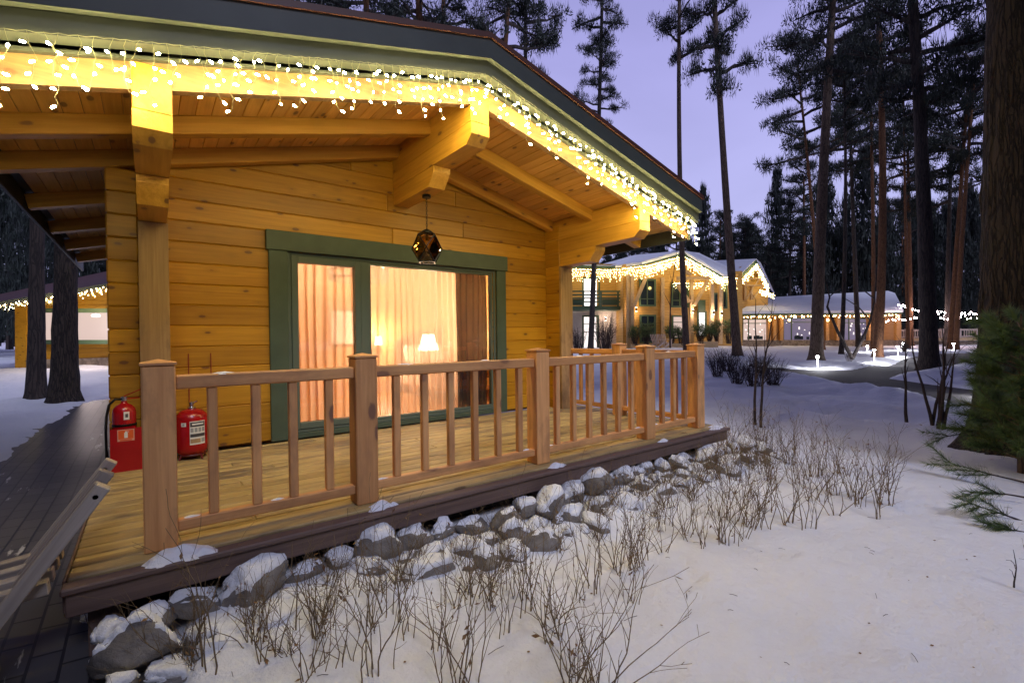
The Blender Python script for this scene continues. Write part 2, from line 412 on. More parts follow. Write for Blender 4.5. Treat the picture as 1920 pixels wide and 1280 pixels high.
def terrain():
    rs = [0.05]; 
    while rs[-1] < 220: rs.append(rs[-1]*1.02+.010)
    th = np.radians(np.concatenate([np.arange(-180, -64, 4), np.arange(-64, 64, .42), np.arange(64, 180.1, 4)]))
    rr, tt = np.meshgrid(np.array(rs), th, indexing='ij')
    a = YAW+tt; x = rr*np.sin(a); y = rr*np.cos(a); z = ground_many(x, y)
    n1, n2 = x.shape; vs = np.stack([x, y, z], -1).reshape(-1, 3).tolist(); fs = []
    for i in range(n1-1):
        for j in range(n2-1):
            p = i*n2+j; fs.append((p, p+n2, p+n2+1, p+1)[::-1])
    me = bpy.data.meshes.new('snow_ground'); me.from_pydata(vs, [], fs); me.materials.append(M_snow)
    me.polygons.foreach_set('use_smooth', [True]*len(fs)); me.update()
    o = bpy.data.objects.new('snow_ground', me); C.objects.link(o); tag(o, kind='structure')
terrain()

def sheet(name, poly, res, mat, lift, flat=False):
    xs = [p[0] for p in poly]; ys = [p[1] for p in poly]
    gx = np.arange(min(xs), max(xs)+res, res); gy = np.arange(min(ys), max(ys)+res, res)
    xx, yy = np.meshgrid(gx, gy, indexing='ij')
    ins = inside(xx, yy, poly) | (edge_dist(xx, yy, poly) < res*1.2)
    zz = base_ground(xx, yy)+lift
    idx = -np.ones(xx.shape, int); idx[ins] = np.arange(ins.sum())
    vs = np.stack([xx[ins], yy[ins], zz[ins]], -1).tolist(); fs = []
    for i in range(len(gx)-1):
        for j in range(len(gy)-1):
            q = (idx[i, j], idx[i+1, j], idx[i+1, j+1], idx[i, j+1])
            if min(q) >= 0: fs.append(q)
    me = bpy.data.meshes.new(name); me.from_pydata(vs, [], [tuple(int(k) for k in f) for f in fs]); me.materials.append(mat)
    me.polygons.foreach_set('use_smooth', [True]*len(fs)); me.update()
    o = bpy.data.objects.new(name, me); C.objects.link(o); tag(o, kind='structure'); return o

def road_mat():
    n = N('swept_asphalt'); p = n.geo()
    f = n.noise(p, 1.2, 6, .65); g = n.noise(p, 9, 5, .6)
    col = n.ramp(g, [(.35, (.040, .038, .038)), (.7, (.075, .07, .07))])
    col = n.mix(n.ramp(f, [(.60, (0, 0, 0)), (.78, (.4, .4, .4))]), col, (.4, .4, .43))
    n.base(col); n.rough(.85); n.b.inputs['Specular IOR Level'].default_value = .2; n.bump(g, .01, .4); return n.m
def pave_mat():
    n = N('dark_pavers'); p = n.geo()
    rot = n.n('Mapping'); rot.inputs['Rotation'].default_value = (0, 0, rad(90)); n.l(p, rot.inputs['Vector'])
    br = n.n('TexBrick', offset=.5); br.inputs['Scale'].default_value = 1; br.inputs['Brick Width'].default_value = .24; br.inputs['Row Height'].default_value = .12
    br.inputs['Mortar Size'].default_value = .007; br.inputs['Color1'].default_value = (.052, .05, .05, 1); br.inputs['Color2'].default_value = (.082, .078, .075, 1)
    br.inputs['Mortar'].default_value = (.012, .012, .012, 1); n.l(rot.outputs[0], br.inputs['Vector'])
    col = br.outputs['Color']
    st = n.noise(n.mapped(p, (9, 1.6, 1)), 1, 5, .7); big = n.noise(p, .8, 3)
    m = n.ramp(n.math('ADD', n.math('MULTIPLY', st, .75), n.math('MULTIPLY', big, .35)), [(.66, (0, 0, 0)), (.70, (1, 1, 1))])
    col = n.mix(n.math('MULTIPLY', m, .8), col, (.66, .66, .68))
    n.base(col); n.rough(.42); n.bump(n.math('SUBTRACT', 1.0, br.outputs['Fac']), .008, .8); return n.m
sheet('road', ROAD, .3, road_mat(), -.045)
sheet('paving', PAVE, .1, pave_mat(), -.035)

# ------------------------------------------------------------------ the log cabin
XR, SL = 2.62, .25
def zb(x): return 3.42-SL*abs(x-XR)
def zs(x): return zb(x)+.15
XE0, XE1 = -1.02, 6.25
cabin = thing('log_cabin', 'near yellow log cabin with a wide open gable porch and large lit window', 'cabin', (2.62, 5.75, 0))
def wcs(pts, order):
    off = [R.random()*30 for _ in range(3)]
    return [(p[order[0]]+off[0], p[order[1]]+off[1], p[order[2]]+off[2]) for p in pts]
def profX(mb, x0, x1, pts, mat=0):       # profile in Y,Z extruded along X; grain along Y
    a = [(x0, y, z) for y, z in pts]; b = [(x1, y, z) for y, z in pts]
    mb.prism(a, (x1-x0, 0, 0), mat, wcs(a+b, (1, 0, 2)))
def profY(mb, y0, y1, pts, mat=0):       # profile in X,Z extruded along Y; grain along X
    a = [(x, y0, z) for x, z in pts]; b = [(x, y1, z) for x, z in pts]
    mb.prism(a, (0, y1-y0, 0), mat, wcs(a+b, (0, 1, 2)))

CO = .21
def courses(): return [(.02+CO*k, .02+CO*(k+1)) for k in range(17)]
mb = MB()
for z0, z1 in courses():
    half = (3.42+.22-z0)/SL
    a, b = max(.0, XR-half), min(5.2, XR+half)
    if b-a < .2: continue
    if z0 < 2.1:
        for s, e in ((a, 1.25), (4.06, b)): mb.box((s, 5.75, z0), (e, 5.87, z1), .011)
    else:
        # random butt joints in the long courses
        j = a+(b-a)*R.uniform(.3, .7)
        mb.box((a, 5.75, z0), (j, 5.87, z1), .011); mb.box((j, 5.75, z0), (b, 5.87, z1), .011)
mb.build('front_wall', M_log, cabin)
mb = MB()
for z0, z1 in courses()[:14]:
    mb.box((5.10, 5.42, z0-.1), (5.32, 5.752, z1-.1), .011, grain=1)
mb.build('wing_wall', M_log, cabin); mb = MB()
for z0, z1 in courses()[:14]: mb.box((-.065, 5.47, z0-.1), (.145, 5.752, z1-.1), .011, grain=1)
mb.build('wing_wall', M_log, cabin)
mb = MB()
for z0, z1 in courses()[:13]:
    mb.box((-.297, 5.60, z0-.04), (-.067, 5.85, z1-.04), .012)
    mb.box((-.295, 5.86, z0), (-.10, 12, z1), .011, grain=1)
    mb.box((5.325, 5.78, z0), (5.5, 12, z1), .011, grain=1)
    mb.box((-.29, 12.0, z0), (5.49, 12.12, z1), .011)
mb.build('side_wall', M_log, cabin)
mb = MB(); mb.box((-.068, 5.44, 0), (.156, 5.468, 2.22), .004, grain=2); mb.build('trim_post', M_glulam, cabin); mb = MB(); mb.box((5.085, 5.37, 0), (5.335, 5.418, 2.22), .004, grain=2)
mb.build('trim_post', M_glulam, cabin)

def purlin(xc, z0, ztop):
    mb = MB(); x0, x1 = xc-.107, xc+.107
    profX(mb, x0, x1, [(3.985, z0), (3.893, z0+.085), (3.893, z0+.198), (5.9, z0+.198), (5.9, z0)])
    mb.box((x0+.001, 3.893, z0+.200), (x1-.001, 5.9, ztop), .006, grain=1)
    o = mb.build('purlin', M_beam, cabin)
    mb = MB(); zc = z0-.003
    pts = [(4.67, zc)] + [(4.668+.004*i+.014*max(0, i-2)**1.35, zc-.03*i) for i in range(1, 6)] + [(4.80, zc-.205), (5.9, zc-.205), (5.9, zc)]
    profX(mb, x0+.004, x1-.004, pts); mb.build('corbel', M_beam, o)
purlin(.04, 2.43, zs(.04)+.01); purlin(XR, 3.035, zs(XR)); purlin(5.21, 2.43, zs(5.21)+.01)

def slope(y0, y1, dz0, dz1, xe0=XE0, xe1=XE1, mat=0, mbx=None, parts=1):
    for xe in (xe0, xe1):
        mbx.prism([(XR, y0, zb(XR)+dz0), (xe, y0, zb(xe)+dz0), (xe, y0, zb(xe)+dz1), (XR, y0, zb(XR)+dz1)], (0, y1-y0, 0), mat,
                  wcs([(XR, y0, zb(XR)+dz0), (xe, y0, zb(xe)+dz0), (xe, y0, zb(xe)+dz1), (XR, y0, zb(XR)+dz1)]*2, (0, 1, 2)))
M_fascia = wood('glare_darkened_fascia', (.13, .072, .028), (.27, .155, .068), knot=(.10, .04, .015), rough=.6)  # wood toned darker to hold back the bulbs' glare on it
mb = MB(); slope(3.90, 3.972, 0, .2, -1.0, 6.22, mbx=mb); mb.build('gable_rafter', M_fascia, cabin)
for yc in (4.78, 5.62):
    mb = MB()
    for sx in (-1, 1):
        a = Vector((XR+sx*.10, yc, zb(XR+sx*.10)+.074)); b = Vector((XE0+.03 if sx < 0 else XE1-.03, yc, 0)); b.z = zb(b.x)+.074
        mb.bar(a, b, .12, .148, up=Y.cross((b-a).normalized())*(1 if sx > 0 else 1), bev=.006)
    mb.build('rafter', M_beam, cabin)
for yc in (7.0, 8.4, 9.8, 11.2):
    for x0, x1 in ((XE0+.03, -.1), (5.4, XE1-.03)):
        mb = MB(); a = Vector((x0, yc, zb(x0)+.074)); b = Vector((x1, yc, zb(x1)+.074)); mb.bar(a, b, .12, .148, up=Y.cross((b-a).normalized()), bev=.006)
        mb.build('rafter', M_beam, cabin)
mb = MB()
for sx in (-1, 1):
    t = Vector((sx, 0, -SL)).normalized(); nrm = Vector((sx*SL, 0, 1)).normalized(); k = 0; ln = math.hypot(1, SL)
    while True:
        d0 = .002+.118*k; d1 = d0+.115
        if d1/ln > (XE1-XR): break
        c = Vector((XR, 0, zs(XR)))+t*((d0+d1)/2)+nrm*.011; c.y = 8.16
        mb.cbox(c, Y, t, nrm, 8.38, .115, .02, .005); k += 1
mb.build('soffit', M_soff, cabin)
roof = MB()
slope(3.862, 12.5, .176, .56, XE0+.02, XE1-.02, mbx=roof); ro = roof.build('roof', M_barge, cabin)
mb = MB(); slope(3.862, 3.898, .2, .35, mbx=mb); slope(3.752, 3.860, .225, .357, XE0-.01, XE1+.015, mbx=mb); slope(3.700, 3.859, .362, .545, XE0-.02, XE1+.02, mbx=mb)
for x0, x1 in ((XE0-.012, XE0+.018), (XE1-.018, XE1+.012)):
    zz = zb(XE0); mb.box((x0, 3.88, zz+.0), (x1, 12.5, zz+.33), .004, grain=1)
mb.build('barge_board', M_barge, ro)
mb = MB(); slope(3.682, 12.52, .548, .60, XE0-.04, XE1+.04, mbx=mb); mb.build('roof_metal', M_metal, ro)

# porch window (trim > frame, sash, panes)
mb = MB()
mb.box((1.022, 5.690, 2.117), (4.295, 5.749, 2.332), .004); mb.box((1.047, 5.706, .012), (1.238, 5.749, 2.116), .004, grain=2); mb.box((4.102, 5.706, .012), (4.27, 5.749, 2.116), .004, grain=2)
mb.box((1.239, 5.712, .012), (4.101, 5.80, .066), .004)
win = mb.build('window', M_green, cabin)
mb = MB()
def ring(mb, x0, x1, z0, z1, w_, y0, y1, bev=.005, mat=0):
    mb.box((x0, y0, z0), (x0+w_, y1, z1), bev, mat, 2); mb.box((x1-w_, y0, z0), (x1, y1, z1), bev, mat, 2)
    mb.box((x0+w_, y0, z0), (x1-w_, y1, z0+w_), bev, mat); mb.box((x0+w_, y0, z1-w_), (x1-w_, y1, z1), bev, mat)
ring(mb, 1.24, 4.10, .067, 2.115, .038, 5.745, 5.84); mb.box((2.072, 5.745, .106), (2.176, 5.84, 2.076), .004, grain=2)
ring(mb, 2.177, 4.061, .106, 2.076, .03, 5.765, 5.84); mb.build('frame', M_sash, win)
mb = MB(); ring(mb, 1.279, 2.071, .107, 2.075, .072, 5.735, 5.83); mb.build('sash', M_sash, win)
def glass_mat(name, tint=(1, 1, 1), strength=1.0):
    n = N(name); tr = n.n('BsdfTransparent'); tr.inputs[0].default_value = (*tint, 1); gl = n.n('BsdfGlossy'); gl.inputs['Roughness'].default_value = .01
    fr = n.n('Fresnel'); fr.inputs['IOR'].default_value = 1.5; ms = n.n('MixShader')
    n.l(n.math('MINIMUM', n.math('MULTIPLY', fr.outputs[0], 1.7*strength), 1.0), ms.inputs[0]); n.l(tr.outputs[0], ms.inputs[1]); n.l(gl.outputs[0], ms.inputs[2]); n.l(ms.outputs[0], n.out.inputs[0]); return n.m
M_glass = glass_mat('window_glass'); M_amber = glass_mat('amber_glass', (.62, .42, .16), 1.2)
def pane(x0, x1, z0, z1, y, parent, mat=None):
    mb = MB(); mb.add([(x0, y, z0), (x1, y, z0), (x1, y, z1), (x0, y, z1)], [(0, 1, 2, 3)]); return mb.build('pane', mat or M_glass, parent)
pane(1.345, 2.005, .173, 2.009, 5.79, win); pane(2.2, 4.038, .13, 2.053, 5.80, win)

# the room behind the window
mb = MB()
for z0, z1 in courses()[:14]:
    mb.box((.12, 9.2, z0), (5.1, 9.3, z1), .008); mb.box((5.0, 5.9, z0), (5.1, 9.2, z1), .008, grain=1); mb.box((.12, 5.9, z0), (.2, 9.2, z1), .008, grain=1)
mb.box((.12, 5.875, 2.78), (5.1, 9.3, 2.82), .004, grain=1); mb.box((.12, 5.875, -.02), (5.1, 9.3, .03), .004)
mb.build('interior_wall', M_int, cabin)
def sheer_mat(name, c, tr_amt, tl):
    n = N(name); tr = n.n('BsdfTransparent'); tl_ = n.n('BsdfTranslucent'); df = n.n('BsdfDiffuse')
    tl_.inputs[0].default_value = (*c, 1); df.inputs[0].default_value = (*c, 1)
    m1 = n.n('MixShader'); m1.inputs[0].default_value = tl; n.l(df.outputs[0], m1.inputs[1]); n.l(tl_.outputs[0], m1.inputs[2])
    m2 = n.n('MixShader'); lw = n.n('LayerWeight'); lw.inputs[0].default_value = .45
    f = n.math('MULTIPLY', n.math('SUBTRACT', 1.0, lw.outputs['Facing']), tr_amt)
    n.l(f, m2.inputs[0]); n.l(m1.outputs[0], m2.inputs[1]); n.l(tr.outputs[0], m2.inputs[2]); n.l(m2.outputs[0], n.out.inputs[0]); return n.m
def curtain(name, label, x0, x1, y, amp, per, mat, z0=.05, z1=2.16):
    mb = MB(); n = int((x1-x0)/.006); ph = 0; vs = []; fs = []
    xs = []
    for i in range(n+1):
        x = x0+(x1-x0)*i/n; ph += .006/per*(2*math.pi)*(1+.75*noise.noise((x*3.1, y*7, 0)))
        a = amp*(.55+.7*abs(noise.noise((x*5.3, 3.3, y)))); xs.append((x, math.sin(ph), a))
    rows = 6
    for r in range(rows+1):
        t = r/rows; z = z0+(z1-z0)*t
        for x, s_, a in xs: vs.append((x+.01*math.sin(z*2+x*9), y+s_*a*(1.15-.4*t), z))
    for r in range(rows):
        for i in range(n): fs.append((r*(n+1)+i, r*(n+1)+i+1, (r+1)*(n+1)+i+1, (r+1)*(n+1)+i))
    mb.add(vs, fs); o = mb.build(name, mat, None, True); return tag(o, label, 'curtain')
curtain('sheer_curtain', 'sheer pale curtain in soft folds hanging behind the porch window', 1.2, 3.60, 6.0, .026, .105, sheer_mat('sheer_fabric', (.80, .62, .48), .44, .74))
curtain('drape', 'taupe drape gathered at the darker end of the porch window', 3.56, 4.09, 5.96, .034, .10, sheer_mat('drape_fabric', (.085, .08, .085), .10, .05))

def point(name, loc, energy, color, radius, parent):
    l = bpy.data.lights.new(name, 'POINT'); l.energy = energy; l.color = color; l.shadow_soft_size = radius
    o = bpy.data.objects.new(name, l); C.objects.link(o); o.location = loc
    if parent: attach(o, parent)
    return o
WARM = (1.0, .74, .47)
M_lampglow = glow('lit_lamp_shade', (1, .78, .5), 9)
M_iron = plain('wrought_iron', (.07, .04, .025), .6)
t = thing('chandelier', 'dark wrought iron ring chandelier inside the lit cabin room', 'chandelier', (2.68, 7.5, 2.1))
mb = MB()
for zz, rr in ((2.20, .46), (2.08, .44)):
    mb.tube([(2.68+rr*math.cos(a), 7.5+rr*math.sin(a), zz) for a in np.linspace(0, 2*math.pi, 41)], .022, 6, cap=False)
mb.build('ring', M_iron, t)
for k in range(8):
    a = k*math.pi/4+.2; x, y = 2.68+.45*math.cos(a), 7.5+.45*math.sin(a)
    mb = MB(); mb.tube([(x, y, 2.06), (x, y, 2.29)], .014, 6); o = mb.build('candle_holder', M_iron, t)
    mb = MB(); mb.lathe([(.006, 2.291), (.016, 2.31), (.014, 2.34), (.002, 2.365)], (x, y, 0), 8); mb.build('bulb', M_lampglow, o)
mb = MB()
for k in range(3):
    a = k*2.094; mb.tube([(2.68+.44*math.cos(a), 7.5+.44*math.sin(a), 2.2), (2.68, 7.5, 2.775)], .006, 5)
mb.build('chain', M_iron, t); point('chandelier_light', (2.68, 7.5, 2.45), 210, WARM, .25, t)
t = thing('wall_picture', 'pale framed picture on the back wall of the cabin room', 'picture', (3.06, 9.19, 1.02))
mb = MB(); ring(mb, 2.70, 3.42, 1.0, 1.70, .035, 9.150, 9.196); mb.build('frame', plain('picture_frame', (.24, .12, .06), .5), t)
mb = MB(); mb.box((2.736, 9.165, 1.036), (3.384, 9.19, 1.664), .001); mb.build('canvas', plain('pale_canvas', (.62, .56, .50), .8, 0, .15, 3), t)
t = thing('wall_lamp', 'small glowing wall lamp beside the picture in the cabin room', 'lamp', (3.62, 9.19, 1.0))
mb = MB(); mb.lathe([(.05, 1.0), (.075, 1.0), (.055, 1.17), (.03, 1.17)], (3.62, 9.10, 0), 16); mb.build('lamp_shade', M_lampglow, t)
mb = MB(); mb.box((3.60, 9.11, 1.05), (3.64, 9.198, 1.10), .004); mb.build('bracket', M_iron, t); point('wall_lamp_light', (3.62, 8.98, 1.12), 95, WARM, .06, t)
t = thing('table_lamp', 'bright table lamp with flared shade by the bed', 'lamp', (3.74, 7.2, .55))
mb = MB(); mb.lathe([(.16, .92), (.17, .93), (.095, 1.19), (.085, 1.19)], (3.74, 7.2, 0), 24); mb.build('lamp_shade', glow('lit_table_shade', (1, .83, .60), 6), t)
mb = MB(); mb.lathe([(.08, .56), (.08, .58), (.02, .60), (.035, .72), (.015, .93)], (3.74, 7.2, 0), 16); mb.build('lamp_base', M_iron, t); point('table_lamp_light', (3.74, 7.2, 1.26), 150, WARM, .07, t)
t = thing('bedside_table', 'small brown bedside table under the bright lamp', 'table', (3.74, 7.2, .03))
mb = MB(); mb.box((3.52, 7.0, .52), (3.92, 7.4, .558), .004); mb.build('table_top', M_int, t)
for a in (3.55, 3.89):
    for b in (7.03, 7.37):
        mb = MB(); mb.box((a-.02, b-.02, .03), (a+.02, b+.02, .519), .003, grain=2); mb.build('leg', M_int, t)
t = thing('bed', 'bed with brown curved headboard and white pillows behind the curtain', 'bed', (3.55, 7.6, .03))
M_lin = plain('white_linen', (.72, .64, .56), .9, 0, .05, 5); M_hb = plain('brown_upholstery', (.21, .11, .06), .8)
mb = MB(); a = [(3.94+.98*i/14, 8.95, 1.04+.26*math.sin(math.pi*(i/14)*.55+.12)) for i in range(15)]
mb.prism(a+[(4.92, 8.95, .05), (3.94, 8.95, .05)], (0, .12, 0)); mb.build('headboard', M_hb, t)
mb = MB(); mb.box((3.96, 6.9, .2), (4.92, 8.94, .5), .05); mb.build('mattress', M_lin, t)
mb = MB(); mb.box((3.94, 6.85, .42), (4.95, 8.2, .60), .05); mb.build('blanket', M_hb, t)
for px_ in (4.2, 4.66):
    mb = MB(); mb.cbox((px_, 8.70, .80), X, (0, .35, 1), (0, 1, -.35), .42, .40, .13, .06); mb.build('pillow', M_lin, t)

# ------------------------------------------------------------------ porch deck
deck = thing('porch_deck', 'weathered plank porch deck with dark rim in front of the cabin', 'deck', (2.6, 4.4, 0))
mb = MB(); y = 3.085
while y < 5.70:
    x = -.33; cuts = sorted([R.uniform(.4, 5.2) for _ in range(1)])+[5.60]
    for xe in cuts:
        y1 = min(y+.131, 5.745 if y < 5.6 else 5.70); mb.box((x+.001, y, -.035), (xe-.001, y1, 0), .007); x = xe
    y += .141
mb.build('deck_board', M_deck, deck)
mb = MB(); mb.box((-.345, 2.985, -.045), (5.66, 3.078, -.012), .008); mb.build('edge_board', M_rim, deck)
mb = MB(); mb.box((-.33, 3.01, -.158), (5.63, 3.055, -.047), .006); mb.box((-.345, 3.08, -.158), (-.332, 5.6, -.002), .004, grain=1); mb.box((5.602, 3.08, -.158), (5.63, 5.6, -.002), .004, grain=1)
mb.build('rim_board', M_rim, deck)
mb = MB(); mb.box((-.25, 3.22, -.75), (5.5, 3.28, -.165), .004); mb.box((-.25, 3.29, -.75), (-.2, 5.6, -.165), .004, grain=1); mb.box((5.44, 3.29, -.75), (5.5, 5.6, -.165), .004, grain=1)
mb.build('underdeck_shade', plain('underdeck_black', (.03, .027, .025), .9, 0, .2, 10), deck)  # near-black boards stand for the shade in the void under the deck
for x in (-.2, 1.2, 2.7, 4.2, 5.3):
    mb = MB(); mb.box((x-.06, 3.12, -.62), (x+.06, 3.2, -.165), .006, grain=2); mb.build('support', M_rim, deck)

# ------------------------------------------------------------------ railing
rail = thing('porch_railing', 'pinkish brown timber railing with square posts around the porch deck', 'railing', (2.6, 3.25, 0))
def rpost(x0, y0, h=1.0):
    mb = MB(); mb.box((x0, y0, 0), (x0+.15, y0+.15, h), .007, grain=2); o = mb.build('post', M_rail, rail)
    mb = MB(); c = Vector((x0+.075, y0+.075, 0)); e = .082
    b = [c+Vector((a*e, b_*e, h+.001)) for a, b_ in ((-1, -1), (1, -1), (1, 1), (-1, 1))]; tp = [p+Vector((0, 0, .012)) for p in b]
    mb.add(b+tp+[c+Vector((0, 0, h+.033))], [(3, 2, 1, 0), (0, 1, 5, 4), (1, 2, 6, 5), (2, 3, 7, 6), (3, 0, 4, 7), (4, 5, 8), (5, 6, 8), (6, 7, 8), (7, 4, 8)]); mb.build('cap', M_rail, o)
PX = [-.038, 1.101, 2.701, 4.259, 5.25]
for i, x in enumerate(PX): rpost(x, 3.17)
rpost(5.25, 4.36)
BAL = [[.285, .51, .718, .94], [1.415, 1.64, 1.865, 2.09, 2.32, 2.55], [2.995, 3.21, 3.427, 3.64, 3.86, 4.073], [4.62, 4.84, 5.06]]
for i in range(4):
    x0, x1 = PX[i]+.15, PX[i+1]
    mb = MB(); mb.box((x0, 3.20, .862), (x1, 3.275, .940), .008); mb.build('top_rail', M_rail, rail)
    mb = MB(); mb.box((x0, 3.205, .075), (x1, 3.27, .135), .006); mb.build('bottom_rail', M_rail, rail)
    for b in BAL[i]:
        mb = MB(); mb.box((b-.025, 3.213, .1345), (b+.025, 3.263, .8625), .005, grain=2); mb.build('baluster', M_rail, rail)
for y0, y1, n in ((3.32, 4.36, 4), (4.51, 5.42, 3)):
    mb = MB(); mb.box((5.285, y0, .862), (5.36, y1, .940), .008, grain=1); mb.build('top_rail', M_rail, rail)
    mb = MB(); mb.box((5.29, y0, .075), (5.355, y1, .135), .006, grain=1); mb.build('bottom_rail', M_rail, rail)
    for k in range(n):
        y = y0+(y1-y0)*(k+1)/(n+1); mb = MB(); mb.box((5.297, y-.025, .1345), (5.347, y+.025, .8625), .005, grain=2); mb.build('baluster', M_rail, rail)

# snow heaps at the foot of posts and dusting on rails
def heap(c, r, h, seed, sx=1.4, blobs=1):
    mb = MB(); rr = random.Random(int(seed*1000)+3)
    for b in range(blobs):
        o_ = (rr.uniform(-.8, .8)*r*sx*(b > 0), rr.uniform(-.35, .35)*r*(b > 0)); rb = r*(1 if b == 0 else rr.uniform(.35, .7)); hb = h*(1 if b == 0 else rr.uniform(.4, .8)); vs = []; fs = []; n, k = 24, 7
        for i in range(k+1):
            t = i/k
            for j in range(n):
                a = 2*math.pi*j/n; q = 1+.5*noise.noise((math.cos(a)*1.9+seed+b*5, math.sin(a)*1.9, seed*2.1))
                rr_ = rb*q*t; zz = hb*(1-t**1.6)*(1+.6*noise.noise((rr_*18*math.cos(a), rr_*18*math.sin(a), seed+b)))-.004*t
                vs.append((c[0]+o_[0]+rr_*math.cos(a)*sx, c[1]+o_[1]+rr_*math.sin(a)*.75, c[2]+zz))
        for i in range(k):
            for j in range(n): fs.append((i*n+j, (i+1)*n+j, (i+1)*n+(j+1) % n, i*n+(j+1) % n))
        fs.append(tuple(range(n-1, -1, -1))); fs.append(tuple(k*n+j for j in range(n)))
        mb.add(vs, fs)
    return mb.build('snow_heap', M_snow, None, True)
for (x, y, r, h, wd) in ((.11, 3.06, .10, .06, 'first'), (1.23, 3.085, .075, .045, 'second'), (2.83, 3.07, .07, .035, 'third'), (4.40, 3.07, .06, .025, 'fourth'), (5.48, 3.1, .10, .035, 'far corner')):
    tag(heap((x, y, -.012), r, h, x*3, 1.4, 4), 'small heap of snow at the foot of the %s porch railing post' % wd, 'snow heap', 'snow heaps on the deck edge')

_hr = random.Random(6)
for x, y, z, r in [(x, 3.237, .938, _hr.uniform(.03, .05)) for x in (.35, 1.5, 2.2, 3.3, 4.75)] + [(x, 3.237, .134, _hr.uniform(.022, .034)) for x in (.18, .62, 1.3, 2.62, 2.9, 4.18, 4.48)]:
    tag(heap((x, y, z), r, .011, x*5, 1.9), 'thin patch of snow lying on a rail of the porch railing', 'snow patch', 'snow patches on the railing')

# ------------------------------------------------------------------ icicle string lights on the gable
def bulb_mesh():
    mb = MB(); n = 5; prof = [(.0042, -.014), (.0072, -.004), (.0072, .007), (.0026, .014)]; mb.lathe(prof, (0, 0, 0), n); return mb.mesh('bulb', M_bulb)
BULB = bulb_mesh()
def garland(label, xa, xb, limit=100):
    t = thing('icicle_lights', label, 'string lights', (xa, 3.80, zb(xa)+.21), 'icicle lights on the near cabin')
    mb = MB(); y0 = 3.735; x = xa; pts = []; bl = []; s = 1 if xb > xa else -1; k = 0
    lens = [.16, .36, .23, .30, .18, .33, .26, .44, .20, .31, .38, .24]
    while (xb-x)*s > 0:
        zt = zb(x)+.232; pts.append((x, y0+R.uniform(-.006, .006), zt-.003))
        L = lens[k % 12]*R.uniform(.85, 1.15); k += 1; q = Vector((x, y0, zt)); path = [q.copy()]; z = 0; dx = R.uniform(-.012, .012); yy = y0
        nb = max(1, int(L/.072))
        for i in range(nb):
            seg = L/nb
            q2 = q+Vector((R.uniform(-.022, .022), R.uniform(-.018, .012), -seg*.55)); q3 = q2+Vector((R.uniform(-.022, .022), R.uniform(-.012, .012), -seg*.45)); path += [q2, q3]
            a = R.uniform(0, 6.28); d = Vector((math.cos(a), -abs(math.sin(a))*.8, R.uniform(-1.1, .15))).normalized()
            e = q3+d*.02; e.y = min(e.y, 3.884); mb.tube([q3, e], .0016, 4); bl.append((e+d*.011, d)); q = q3
        mb.tube(path, .0013, 4)
        x += s*R.uniform(.052, .088)
    for i in range(len(pts)-1):
        a, b = Vector(pts[i]), Vector(pts[i+1]); mb.tube([a, (a+b)/2+Vector((0, 0, -.006)), b], .002, 4)
    mb.build('wire', M_wire, t)
    R.shuffle(bl); bl.sort(key=lambda e: (e[0]-O).length)
    rest = MB()
    for i, (p, d) in enumerate(bl):
        rot = d.to_track_quat('Z', 'Y')
        if i < limit:
            o = bpy.data.objects.new('bulb', BULB); C.objects.link(o); o.location = p; o.rotation_mode = 'QUATERNION'; o.rotation_quaternion = rot; attach(o, t)
        else:
            n0 = len(rest.v); rest.add([p+rot @ v.co for v in BULB.vertices], [tuple(f.vertices) for f in BULB.polygons])
    if rest.v: tag(rest.build('bulb', M_bulb, t), kind='stuff')
    print('garland bulbs', len(bl))
garland('warm white icicle string lights hanging along the nearer slope of the cabin gable', 2.58, -.85)
garland('warm white icicle string lights running down the farther slope of the cabin gable', 2.66, 6.17)

# ------------------------------------------------------------------ pendant lantern
t = thing('pendant_lantern', 'black faceted glass lantern hanging on a chain under the porch ridge beam', 'lantern', (2.64, 5.085, 2.83))
pc = Vector((2.64, 5.085, 0))
mb = MB(); mb.lathe([(.05, 2.792), (.052, 2.798), (.052, 2.822), (.046, 2.826)], pc, 20); mb.build('canopy', M_black, t)
mb = MB()
for i in range(14):
    z = 2.785-i*.0285; c = pc+Vector((0, 0, z)); u = X if i % 2 else Y
    mb.tube([c+u*.010*math.cos(a)+Z*.018*math.sin(a) for a in np.linspace(0, 2*math.pi, 11)], .0028, 5, cap=False)
mb.build('chain', M_black, t)
def ring4(r, z, rot): return [pc+Vector((r*math.cos(rot+k*math.pi/2), r*math.sin(rot+k*math.pi/2), z)) for k in range(4)]
A, B, D = ring4(.135, 2.345, .25), ring4(.178, 2.185, .25+math.pi/4), ring4(.125, 2.03, .25)
apex = ring4(.05, 2.39, .25)
mb = MB()
for k in range(4):
    e = [(apex[k], A[k]), (A[k], B[k]), (A[k], B[k-1]), (B[k], D[k]), (B[k], D[(k+1) % 4])]
    for a, b in e: mb.tube([a, b], .0062, 5)
    mb.bar(D[k], D[(k+1) % 4], .016, .014, bev=.002)
    mb.tube([A[k], A[(k+1) % 4]], .0055, 5)
mb.lathe([(.03, 2.415), (.062, 2.395), (.066, 2.375), (.05, 2.375)], pc, 16); mb.build('cage', M_black, t)
mb = MB()
for k in range(4):
    for tri in ((A[k], B[k], A[(k+1) % 4]), (A[k], B[k-1], B[k]), (B[k], D[k], D[(k+1) % 4]), (B[k-1], D[k], B[k]), (apex[k], A[k], A[(k+1) % 4])):
        mb.add(tri, ((0, 1, 2),))
mb.build('glass', M_amber, t)
mb = MB(); mb.lathe([(.012, 2.36), (.018, 2.355), (.02, 2.29), (.015, 2.285)], pc, 12); s_ = mb.build('socket', M_black, t)
